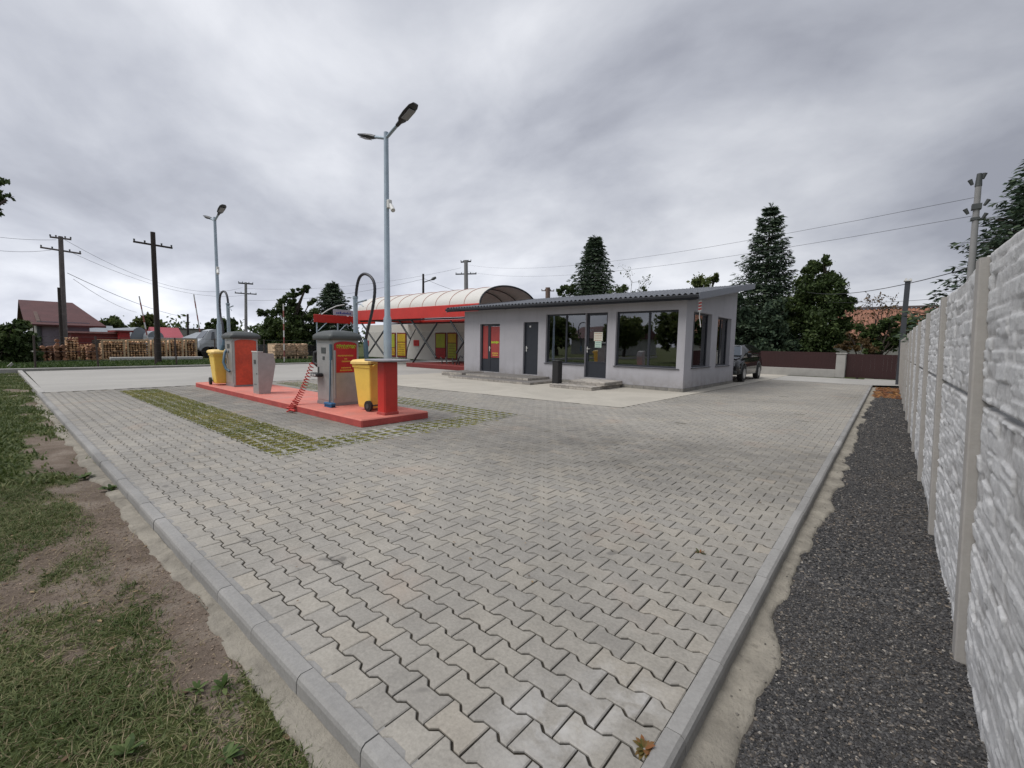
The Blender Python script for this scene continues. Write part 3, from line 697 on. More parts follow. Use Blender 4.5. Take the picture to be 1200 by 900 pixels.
pm.prism([(-.065,-.06,0),(.065,-.06,0),(.065,-.03,0),(.03,-.03,0),(.03,.03,0),(.065,.03,0),(.065,.06,0),(-.065,.06,0),(-.065,.03,0),(-.05,.03,0),(-.05,-.03,0),(-.065,-.03,0)][:0] or
 [(-.052,-.055,0),(-.046,-.062,0),(.05,-.062,0),(.056,-.055,0),(.056,.055,0),(.05,.062,0),(-.046,.062,0),(-.052,.055,0)],(0,0,1.96))
pme=None
NF=11
for k in range(-1,NF+1):
    y=2*k+.07
    if pme is None:
        po=build('post',pm,M['postconc'],fence,local=True);pme=po.data
    else: po=link('post',pme,fence)
    po.location=(0,y,0)
    if k<NF:
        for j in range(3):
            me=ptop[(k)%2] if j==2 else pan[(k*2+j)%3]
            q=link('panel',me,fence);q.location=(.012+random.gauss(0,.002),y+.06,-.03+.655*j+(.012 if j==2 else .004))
fence.rotation_euler.y=-math.radians(1.9)
kb=MB();kb.add([(-16.2,.850,-.0035),(-.556,.850,-.0035),(-.556,.892,-.0035),(-16.2,.892,-.0035)],[(0,1,2,3)]);build('edge_mortar',kb,mk,kind='structure')
# ================================================================== RED ISLAND
mb=MB();mb.box(-15.75,-6.66,4.0,5.42,-.02,.13,0,bev=.02);isl=build('raised_island',mb,[M['redpad'],M['redside']],origin=(-11.2,4.7,0),label='long raised kerb island painted faded red carrying the vacuum machines',cat='island')
for p in isl.data.polygons:
    if abs(p.normal.z)<.5:p.material_index=1
# ================================================================== OFFICE BUILDING
A0=Vector((-15.25,14.53,0));B0=Vector((-4.95,14.24,0));C0=Vector((-4.87,19.75,0));D0=Vector((-15.2,20.0,0))
office=thing('office_building','single-storey lilac-grey office with dark windows and sloping tiled roof','building',(-10,17,0))
def wall(name,P,Q,openings,ztop,th,mat,parent,z0=0.,reveal=True):
    """wall from P to Q (outer face), outward normal = left-hand... openings (s0,s1,z0,z1); inward = n"""
    d=(Q-P);Ln=d.length;d.normalize();n=Vector((-d.y,d.x,0))   # inward normal (left of travel)
    mb=MB();ss=sorted({0,Ln,*[o[0] for o in openings],*[o[1] for o in openings]});zs=sorted({z0,*[o[2] for o in openings if o[2]>z0],*[o[3] for o in openings]})
    zt=ztop if callable(ztop) else (lambda s:ztop)
    def pt(s,z,k=0.): q=P+d*s+n*k;return (q.x,q.y,z)
    zs=zs+['top']
    for k in (0.,th):
        for i in range(len(ss)-1):
            for j in range(len(zs)-1):
                a,b=ss[i],ss[i+1];c=zs[j];e=zs[j+1];m=(a+b)/2
                if e!='top':
                    mz=(c+e)/2
                    if any(o[0]<m<o[1] and o[2]<mz<o[3] for o in openings):continue
                    mb.add([pt(a,c,k),pt(b,c,k),pt(b,e,k),pt(a,e,k)],[(0,1,2,3)])
                else: mb.add([pt(a,c,k),pt(b,c,k),pt(b,zt(b),k),pt(a,zt(a),k)],[(0,1,2,3)])
    for o in openings:
        a,b,c,e=o
        for u,v in (((a,c),(b,c)),((b,c),(b,e)),((b,e),(a,e)),((a,e),(a,c))): mb.add([pt(*u),pt(*v),pt(*v,th),pt(*u,th)],[(0,1,2,3)])
    for s in (0,Ln): mb.add([pt(s,z0),pt(s,zt(s)),pt(s,zt(s),th),pt(s,z0,th)],[(0,1,2,3)])
    ob=build(name,mb,mat,parent,fix=False);return ob,pt,n,d
zf=lambda y:2.86+(y-14.3)*.146
op_front=[(1.05,2.27,.19,2.30),(3.62,4.40,.20,2.34),(4.78,6.61,.72,2.62),(6.615,7.53,.26,2.62),(7.86,10.12,.74,2.62)]
wf,pf,nf,df=wall('wall',A0,B0,[(a,b,c,e) for a,b,c,e in op_front],2.90,.25,M['plaster'],office)
ws,ps,ns,ds=wall('wall',B0,C0,[(.66,2.50,.76,2.60),(3.18,4.88,.75,2.57)],lambda s:2.90+.15*s-.03,.25,M['plaster'],office)
wall('wall',C0,D0,[],3.70,.25,M['plaster'],office);wall('wall',D0,A0,[],2.9,.25,M['plaster'],office)
def lbox(pt,s0,s1,z0,z1,k0,k1,mb,mi=0,r=.5):
    vs=[pt(s,z,k) for z in(z0,z1) for k in(k0,k1) for s in(s0,s1)]
    return mb.add(vs,[(0,2,3,1),(4,5,7,6),(0,1,5,4),(2,6,7,3),(0,4,6,2),(1,3,7,5)],mi,r)
def framed(pt,s0,s1,z0,z1,mull,parent,gm,dep=.10,fw=.06,name='window',rails=()):
    mb=MB();k0,k1=dep,dep+.07
    e=.002
    for a,b,c,d_ in ((s0+e,s1-e,z0+e,z0+fw),(s0+e,s1-e,z1-fw,z1-e),(s0+e,s0+fw,z0+fw,z1-fw),(s1-fw,s1-e,z0+fw,z1-fw)): lbox(pt,a,b,c,d_,k0,k1,mb)
    for m in mull: lbox(pt,m-.035,m+.035,z0+fw,z1-fw,k0+.004,k1-.004,mb)
    for r in rails: lbox(pt,s0+fw,s1-fw,r-.03,r+.03,k0+.006,k1-.006,mb)
    f=build(name,mb,M['anth'],parent)
    g_=MB();lbox(pt,s0+fw*.7,s1-fw*.7,z0+fw*.7,z1-fw*.7,k0+.030,k0+.036,g_);build('pane',g_,gm,f)
    sb=MB()
    return f
# glazing
f1=framed(pf,4.78,6.61,.72,2.62,[5.70],office,M['glassw']);f2=framed(pf,7.86,10.12,.74,2.62,[9.05],office,M['glassw'])
f3=framed(ps,.66,2.50,.76,2.60,[1.15],office,M['glassb'],dep=.14);f4=framed(ps,3.18,4.88,.75,2.57,[4.1],office,M['glassb'],dep=.14)
for f,(a,b,z,pt) in ((f1,(4.74,6.60,.70,pf)),(f2,(7.82,10.16,.72,pf)),(f3,(.62,2.54,.74,ps)),(f4,(3.14,4.92,.73,ps))):
    m=MB();lbox(pt,a,b,z,z+.018,-.04,.10,m);build('sill',m,M['anth'],f)
def handle(pt,s,z,parent,dirn=1,k=.09):
    m=MB();lbox(pt,s-.018,s+.018,z-.11,z+.11,k-.012,k,m);P=[Vector(pt(s,z+.03,k-.012)),Vector(pt(s,z+.03,k-.05)),Vector(pt(s+dirn*.12,z+.03,k-.05))]
    m.tube(P,.010,8);build('handle',m,M['white'],parent)
# glazed entrance door with solid lower panel
def glazed_door(s0,s1,z0,z1,zg,hand,side=None):
    mb=MB();k0,k1=.10,.17;e=.003;fw=.09
    a0=s0+e
    def fr(a,b,c,d_,fw=fw):
        for q in ((a,b,c,c+fw*.7),(a,b,d_-fw,d_),(a,a+fw,c+fw*.7,d_-fw),(b-fw,b,c+fw*.7,d_-fw)):lbox(pf,*q,k0,k1,mb)
    if side: fr(a0,side,z0+e,z1-e,.06);lbox(pf,a0+.06,side-.06,z0+.045,zg,k0+.012,k1-.012,mb);a0=side+.003
    fr(a0,s1-e,z0+e,z1-e);lbox(pf,a0+fw,s1-e-fw,z0+fw*.7,zg,k0+.012,k1-.012,mb);lbox(pf,a0+fw,s1-e-fw,zg,zg+.05,k0+.004,k1-.004,mb)
    d=build('door',mb,M['anth'],office)
    g_=MB();lbox(pf,a0+fw*.9,s1-e-fw*.9,zg+.04,z1-fw*.9,k0+.03,k0+.036,g_)
    if side: lbox(pf,s0+.05,side-.05,zg,z1-.05,k0+.03,k0+.036,g_)
    build('pane',g_,M['glassw'],d);handle(pf,a0+.045,z0+1.02,d,1,.10);return d,a0
d3,_=glazed_door(6.615,7.53,.26,2.62,.80,1)
# papers on the door glass
s=d3
for (a,b,c,e,m,ln) in ((6.92,7.28,1.60,1.92,'paper',4),(6.97,7.24,1.36,1.595,'papergreen',3)):
    q=MB();lbox(pf,a,b,c,e,.118,.121,q);pp=build('notice',q,M[m],d3)
    q=MB()
    for i in range(ln):
        zt=e-.05-(e-c-.08)*i/max(1,ln-1) if ln>1 else (c+e)/2
        x=a+.03
        while x<b-.04:
            w_=random.uniform(.015,.05);lbox(pf,x,min(x+w_,b-.03),zt-.011,zt+.007,.114,.1175,q);x+=w_+.012
    build('print',q,M['ink' if m=='paper' else 'bluegrey'],pp)
# first door: red film behind the glass
d1,a0=glazed_door(1.05,2.27,.19,2.30,.74,1,side=1.52)
q=MB();lbox(pf,1.125,1.455,.76,2.23,.122,.127,q);lbox(pf,a0+.10,2.27-.10,.82,2.19,.122,.127,q)
film=build('film',q,simple('red_door_film',(.34,.05,.045),.5,var=.15,scale=2),d1)
# lime lettering blob and print on the film
q=MB();x=1.66
for i in range(7):
    h_=random.uniform(.05,.11);lbox(pf,x,x+.055,1.50-h_*.5+random.uniform(-.02,.02),1.50+h_*.5,.114,.119,q);x+=.068
build('lettering',q,M['greenprint'],film)
q=MB()
for zt,wd in ((1.02,.36),(.93,.28)):
    x=1.89-wd/2
    while x<1.89+wd/2:
        w_=random.uniform(.02,.04);lbox(pf,x,x+w_,zt-.02,zt+.02,.114,.119,q);x+=w_+.015
build('lettering',q,M['yelprint'],film)
# solid door
q=MB();lbox(pf,3.623,4.397,.203,2.337,.10,.15,q)
for s_ in (3.70,4.32): pass
d2=build('door',q,M['anth'],office)
q=MB()
for a,b,c,e in ((3.623,3.66,.203,2.337),(4.36,4.397,.203,2.337),(3.66,4.36,2.30,2.337)):lbox(pf,a,b,c,e,.085,.10,q)
for zz_ in (.45,1.15,1.85):
    pass
build('frame',q,M['anth'],d2);handle(pf,3.72,1.25,d2,1,.10)
q=MB();lbox(pf,3.86,3.94,2.13,2.20,.094,.10,q);build('number_plate',q,M['white'],d2)
# roof: corrugated metal tiles
ry0,ry1,rx0,rx1=13.93,20.65,-15.95,-4.45
def rz(y): return 2.985+(y-ry0)*.150
nx=int((rx1-rx0)/.018);ny=int((ry1-ry0)/.0583)
Xg,Yg=np.meshgrid(np.linspace(rx0,rx1,nx),np.linspace(ry0,ry1,ny));ph=((Yg-ry0)/.35)%1
Zg=rz(Yg)+.055+.028*np.cos(Xg*2*PI/.18)-.018*ph
sk=(Xg-rx0)/(rx1-rx0);Yg=Yg-(sk-.5)*.29
i=np.arange(nx*ny).reshape(ny,nx);Fq=np.stack([i[:-1,:-1],i[:-1,1:],i[1:,1:],i[1:,:-1]],-1).reshape(-1,4)
V=np.stack([Xg,Yg,Zg],-1).reshape(-1,3)-np.array([-10,17,0])
roof=np_mesh('roof',V,[Fq],simple('dark_grey_metal_tiles',(.085,.092,.105),.32,.25,var=.15,bump=.02),office,smooth=True)
mb=MB();
def rp(x,y,z): 
    k=(x-rx0)/(rx1-rx0);return (x,y-(k-.5)*.29,z)
mb.add([rp(rx0,ry0,rz(ry0)-.0),rp(rx1,ry0,rz(ry0)),rp(rx1,ry1,rz(ry1)),rp(rx0,ry1,rz(ry1)),rp(rx0,ry0,rz(ry0)+.03),rp(rx1,ry0,rz(ry0)+.03),rp(rx1,ry1,rz(ry1)+.03),rp(rx0,ry1,rz(ry1)+.03)],[(3,2,1,0),(4,5,6,7),(0,1,5,4),(1,2,6,5),(2,3,7,6),(3,0,4,7)])
build('soffit',mb,M['soffit'],roof)
def slab(x0,x1,y0,y1,zoff0,zoff1,m,name,par,bev=0):
    mb=MB();vs=[]
    for x in (x0,x1):
        for y in (y0,y1):
            for zo in (zoff0,zoff1): vs.append(rp(x,y,rz(y)+zo))
    mb.add(vs,[(0,1,3,2),(4,6,7,5),(0,4,5,1),(2,3,7,6),(0,2,6,4),(1,5,7,3)]);return build(name,mb,m,par)
mfas=simple('grey_metal_flashing',(.15,.16,.185),.4,.2,var=.08,bump=.02)
slab(rx1-.002,rx1+.03,ry0-.03,ry1+.03,-.13,.085,mfas,'bargeboard',roof);slab(rx0-.03,rx0+.002,ry0-.03,ry1+.03,-.13,.085,mfas,'bargeboard',roof)
slab(rx0,rx1-.005,ry0-.022,ry0-.001,-.12,.02,M['anth'],'fascia',roof)
# gutter
mb=MB();pr=[(-.0,.0),(-.02,-.05),(-.06,-.075),(-.10,-.06),(-.12,-.01),(-.12,.005)]
a=[Vector(rp(rx0,ry0-.025+u,rz(ry0)+v-.005)) for u,v in pr];b=[Vector(rp(rx1,ry0-.025+u,rz(ry0)+v-.005)) for u,v in pr]
mb.prism(a,b[0]-a[0]);build('gutter',mb,M['anth'],roof)
# plinth tiles, just proud of the wall
mb=MB()
for pt,segs in ((pf,((0,.9),(5.4,6.0),(7.9,10.30))),(ps,((0.0,5.5),))):
    for a,b in segs: mb=MB();lbox(pt,a-.012,b+.012,.006,.12,-.014,-.002,mb);build('plinth',mb,M['plinth'],office)
# entrance steps
def steps(x0,x1,xr,y0,y1,yw,h,par):
    mb=MB();mb.box(x0,x1+.0,y0,yw,.006,h*.5,bev=.006);mb.box(x0+.35,xr,y1,yw-.002,h*.5+.001,h,bev=.006);o=build('steps',mb,M['stepstone'],par)
steps(-13.9,-9.62,-10.22,12.35,13.0,14.36,.175,office)
steps(-8.75,-7.12,-7.02,12.32,12.95,14.24,.235,office)
mb=MB();mb.box(-15.2,-13.9,13.1,14.47,.006,.175,bev=.006);build('steps',mb,M['stepstone'],office)
# interior: floor, ceiling, partition, a counter and chairs seen through the glass
mb=MB();mb.add([(-14.9,14.85,.22),(-5.25,14.6,.22),(-5.2,19.4,.22),(-14.9,19.6,.22)],[(0,1,2,3)]);build('floor',mb,M['interfloor'],office)
mb=MB();mb.add([(-14.9,14.85,2.75),(-5.25,14.6,2.75),(-5.2,19.4,2.75),(-14.9,19.6,2.75)],[(0,3,2,1)]);build('ceiling',mb,M['interior'],office)
mb=MB();mb.box(-11.0,-10.9,14.85,19.5,.22,2.75);build('partition',mb,M['interior'],office);mb=MB();mb.box(-8.35,-8.28,15.9,19.5,.22,2.75);build('partition',mb,M['interior'],office)
mb=MB();mb.box(-7.9,-6.1,15.6,16.1,.95,.99);mb.box(-7.88,-7.84,15.6,16.08,.22,.95);mb.box(-6.16,-6.12,15.6,16.08,.22,.95);mb.box(-7.84,-6.16,16.0,16.03,.5,.95)
build('counter',mb,M['white'],office)
for cx_,cy_ in ((-5.75,15.35),(-5.6,16.4)):
    mb=MB();mb.box(cx_-.25,cx_+.25,cy_-.25,cy_+.25,.55,.66,bev=.03);mb.box(cx_-.25,cx_+.25,cy_+.2,cy_+.27,.66,1.15,bev=.03)
    for a in (-.2,.2):
        for b in (-.2,.2): mb.box(cx_+a-.02,cx_+a+.02,cy_+b-.02,cy_+b+.02,.22,.55)
    build('chair',mb,M['redchair'],office)
# curtain strips inside the side windows
for s0,s1 in ((.75,.95),(1.9,2.1),(3.3,3.4)):
    mb=MB();lbox(ps,s0,s1,.9,2.5,.40,.42,mb);build('curtain',mb,simple('pale_curtain',(.42,.42,.40),.9,var=.1),office)
# small red/white lamp bracket and hanging cable on the corner
# ---- things beside the office
t=thing('pedestal_bin','slim black pedestal ashtray bin standing between the two stone steps','bin',(-9.15,13.9,.006))
bp=at(652.5,453,Z=.0);t.location=(bp.x,bp.y+.0,.006)
mb=MB();mb.cylz(bp.x,bp.y,.006,.03,.17);build('base',mb,M['black'],t)
mb=MB();mb.box(bp.x-.13,bp.x+.13,bp.y-.13,bp.y+.13,.03,.86,bev=.02);build('body',mb,M['black'],t)
mb=MB();mb.box(bp.x-.14,bp.x+.14,bp.y-.14,bp.y+.14,.86,.90,bev=.015);build('lid',mb,M['black'],t)
t=thing('wind_streamer','red and white twisted warning tape hanging from the front right roof corner','streamer',tuple(at(820.5,352,Y=14.05)))
c=Vector(t.location);mb=MB()
for j in range(7):
    z=-.02-.045*j;mb.prism([c+Vector((-.04,0,z)),c+Vector((.05,.0,z+.015)),c+Vector((.045,.01,z-.03)),c+Vector((-.045,.01,z-.045))],(0,.006,0),j%2)
build('ribbon',mb,[M['white'],M['redpanel']],t)
mb=MB();mb.tube([c+Vector((.01,0,-.32)),c+Vector((.0,.01,-.5)),c+Vector((.03,.02,-.66)),c+Vector((.05,.02,-.8))],.012,6);build('tail',mb,M['white'],t)
# ================================================================== CAR WASH
YW=16.25
wash=thing('car_wash','open car wash with red fascia, white barrel roof and crossed steel braces','car wash',(-21,YW+2,0))
def W(px,py,Y=YW):return at(px,py,Y=Y)
xR=-15.98;xL=W(419,365).x
mb=MB();mb.box(xL,xR,YW-.06,YW,2.80,3.46,bev=.02);build('fascia',mb,M['red'],wash)
mb=MB();mb.box(xL,xL+.06,YW+.0,YW+5.3,2.80,3.40,bev=.01);build('fascia',mb,M['red'],wash)
mb=MB();mb.box(xL+.06,xR,YW+5.2,YW+5.26,2.55,3.1,bev=.01);build('fascia',mb,M['red'],wash)
mb=MB();mb.box(-29.76,-29.70,14.4,17.6,2.66,3.20,bev=.02);mb.box(-29.70,xL-.002,17.54,17.6,2.66,3.2,bev=.01);build('fascia',mb,M['red'],wash)
# grey sign board on the low fascia with blurred blue lettering
mb=MB();mb.box(-29.70,-29.66,15.75,17.25,3.22,3.62,bev=.01);sg=build('sign_board',mb,M['signgrey'],wash)
mb=MB();y=15.95
while y<17.05:
    w_=random.uniform(.05,.12);mb.box(-29.658,-29.652,y,y+w_,3.32,3.32+random.uniform(.08,.17));y+=w_+.035
build('lettering',mb,M['bluepr'],sg)
mb=MB();mb.tube([(-29.68,14.9,3.2),(-29.68,15.4,3.55),(-29.68,16.0,3.85),(-29.68,16.6,4.0)],.035,8);build('lamp_arm',mb,M['white'],wash)
mb=MB()
for y in (14.6,16.1,17.5): mb.tube([(-29.73,y,0),(-29.73,y,2.66)],.05,8)
mb.tube([(-29.73,14.6,2.0),(-29.73,15.3,2.66)],.03,6);mb.tube([(-29.73,16.1,2.0),(-29.73,16.8,2.66)],.03,6);build('support_post',mb,M['galv'],wash)
# barrel roof with seams and open gable end
def arc(y0,y1,rise,n=22):
    return [((y0+y1)/2-(y1-y0)/2*math.cos(PI*i/n),3.46+rise*math.sin(PI*i/n)) for i in range(n+1)]
A=arc(YW+.02,YW+4.75,1.08);mb=MB()
for k_,off in ((0,0),(1,-.02)):
    vs=[(x,y,z+off) for x in (xL,xR-.0) for y,z in A];n=len(A);mb.add(vs,[(i,i+1,n+i+1,n+i) for i in range(n-1)],0,.5,True)
br=build('barrel_roof',mb,M['membrane'],wash,fix=False)
x=xR-1.15
while x>xL: 
    mb=MB();mb.tube([(x,y,z+.012) for y,z in A],.016,6);build('seam',mb,M['seam'],br);x-=1.15
mb=MB();mb.tube([(xR+.01,y,z) for y,z in A],.045,8);build('rim',mb,M['darksteel'],br)
for fx in (.35,.66):
    A2=arc(YW+.1,YW+4.65,1.02);mb=MB();mb.tube([(xR-3.5*fx,y,z-.03) for y,z in A2],.03,6);build('rib',mb,M['darksteel'],br)
# floor slab painted red
mb=MB();mb.box(-21.6,xR+.2,YW-.35,YW+5.0,0.,.24,bev=.02);build('floor_slab',mb,M['darkred'],wash)
# end wall with banners
YB=20.3
mb=MB();mb.box(-33.0,xR,YB,YB+.05,.2,2.16);build('wall_panel',mb,M['wallpanel'],wash)
mb=MB();mb.box(-33.0,xR,YB+.002,YB+.04,2.165,2.75);build('wall_panel',mb,M['membrane'],wash)
def banner(p0,p1,split,mt,mb_):
    a=at(*p0,Y=YB-.03);b=at(*p1,Y=YB-.03)
    m=MB();m.box(a.x-.07,b.x+.07,YB-.05,YB-.004,.30,2.13)
    o=build('banner',m,M['darkred'],wash)
    m=MB();z0,z1=.42,2.04;zm=z0+(z1-z0)*split
    m.box(a.x+.03,b.x-.03,YB-.062,YB-.052,zm+.03,z1,0);m.box(a.x+.03,b.x-.03,YB-.062,YB-.052,z0,zm-.03,1)
    pz=build('print',m,[M[mt],M[mb_]],o)
    m=MB()
    for i in range(5):
        z=z0+.10+i*(zm-z0-.15)/5;x=a.x+.12
        while x<b.x-.15: w_=random.uniform(.05,.12);m.box(x,x+w_,YB-.068,YB-.063,z,z+.045);x+=w_+.05
    build('lettering',m,M['darkred'],o)
banner((454,400),(463,400),.35,'greenpanel','yelpanel');banner((466,400),(475.5,400),.62,'yelpanel','yelpanel')
banner((511,400),(522,400),.40,'greenpanel','redpanel');banner((525,400),(535,400),.62,'yelpanel','greenpanel')
for p in ((484.5,398.5),(427,399)):
    a=at(*p,Y=YB-.03);m=MB();m.box(a.x,a.x+.62,YB-.03,YB-.003,a.z-.42,a.z);o=build('notice_board',m,M['redpanel'],wash)
    m=MB()
    for i in range(3): m.box(a.x+.1,a.x+.5-.05*i,YB-.036,YB-.031,a.z-.12-.1*i,a.z-.09-.1*i)
    build('lettering',m,M['darkred'],o)
# bent partition edge
m=MB();m.tube([at(487,386,Y=YW+2.2),at(482,395,Y=YW+2.2),at(477.5,408,Y=YW+2.2),at(475.5,424,Y=YW+2.2)],.03,6);build('partition_edge',m,M['darksteel'],wash)
# crossed braces at the front
def brace(a,b,r=.055,Y=YW+.15):
    m=MB();m.tube([at(*a,Y=Y),at(*b,Y=Y)],r,6);build('brace',m,M['darksteel'],wash)
for a,b in (((424,379),(451,417)),((451,386),(430,417)),((451,384),(451,424)),((468,376),(480.5,396.5)),((482,375),(511,419)),((512,379),(479,433)),((528,376),(543,401)),((543,401),(535,414)),((411,378),(425,400))): brace(a,b)
mb=MB();mb.box(xL+.1,xR,YW+.1,YW+.22,2.72,2.80);mb.box(xL+.1,xR,YW+2.4,YW+2.5,2.66,2.74);build('beam',mb,M['darksteel'],wash)
for x_ in (xL+.2,-21.4,xR-.1):
    mb=MB();mb.box(x_-.05,x_+.05,YW+4.9,YW+5.0,0.,2.75);build('column',mb,M['darksteel'],wash)
# dark gate and kit inside the bay
mb=MB();mb.box(-22.2,xR,YB+.5,YB+.6,2.1,2.75);build('rear_beam',mb,M['lid'],wash)
for px in (518,524,531,538):
    a=at(px,429,Y=YW+.6);mb=MB();mb.tube([(a.x,YW+.6,.24),(a.x+random.uniform(-.1,.1),YW+.6,.45),(a.x+random.uniform(-.2,.2),YW+.6,.62)],.035,6);build('hose_stub',mb,M['lid'],wash)
a=at(536,431,Y=YW+.5);mb=MB();mb.tube([(a.x-.1,YW+.5,.24),(a.x+.12,YW+.5,.6),(a.x+.22,YW+.5,.75),(a.x+.34,YW+.5,.72),(a.x+.38,YW+.5,.62)],.03,8);build('spray_lance',mb,M['darksteel'],wash)
# ================================================================== LAMPS
def lamp(loc,label,big=True):
    x,y=loc;t=thing('street_lamp',label,'street lamp',(x,y,0),'twin-headed galvanised lamps beside the red island')
    mb=MB();mb.box(x-.16,x+.16,y-.16,y+.16,.0,.02);b=build('base_plate',mb,M['galv'],t)
    mb=MB();mb.tube([(x,y,.02),(x,y,1.9),(x,y,1.95),(x,y,5.47)],[.082,.078,.058,.044],12);build('pole',mb,M['galv'],t)
    for sgn,tl in ((1,.36),(-1,.32)):
        d=Vector((math.cos(tl)*sgn,0,math.sin(tl)));p=Vector((x,y,5.36));mb=MB();mb.tube([p,p+d*.42],.030,10);ar=build('arm',mb,M['galv'],t)
        # cobra-style LED head
        mb=MB();secs=[];up=Vector((-d.z*sgn,0,abs(d.x)));sd_=Vector((0,1,0));q=p+d*.38
        for u,wv,hh in ((0,.035,.035),(.10,.04,.04),(.16,.085,.045),(.34,.105,.04),(.52,.10,.028),(.60,.06,.015)):
            c=q+d*u;secs.append([c+sd_*wv*math.cos(a)+up*(hh*math.sin(a)) for a in [2*PI*k/14 for k in range(14)]])
        mb.loft(secs);hd=build('lamp_head',mb,M['lamp'],ar)
        mb=MB();c=q+d*.36-up*.041;mb.prism([c+d*-.13+sd_*-.07,c+d*.13+sd_*-.07,c+d*.13+sd_*.07,c+d*-.13+sd_*.07],up*-.008);build('lens',mb,M['tablegrey'],hd)
    return t
lx1=at(454.2,400,Y=5.25).x;lx2=at(257.3,395,Y=5.2).x
L1=lamp((lx1,5.25),'tall twin-headed grey lamp post rising beside the nearer vacuum and yellow bin')
L2=lamp((lx2,5.2),'smaller-looking twin-headed lamp post at the far left end of the red island')
for t,(cx_,cy_,cz_) in ((L1,(lx1,5.25,4.07)),(L2,(lx2,5.2,3.72))):
    mb=MB();mb.box(cx_+.05,cx_+.13,cy_-.04,cy_+.04,cz_-.04,cz_+.12,bev=.01);mb.tube([(cx_+.12,cy_,cz_+.03),(cx_+.22,cy_-.03,cz_-.05)],.028,8);mb.tube([(cx_+.2,cy_-.03,cz_-.03),(cx_+.30,cy_-.06,cz_-.13)],.042,10)
    mb.v=[(a,b,c) for a,b,c in mb.v];build('camera',mb,M['white'],t)
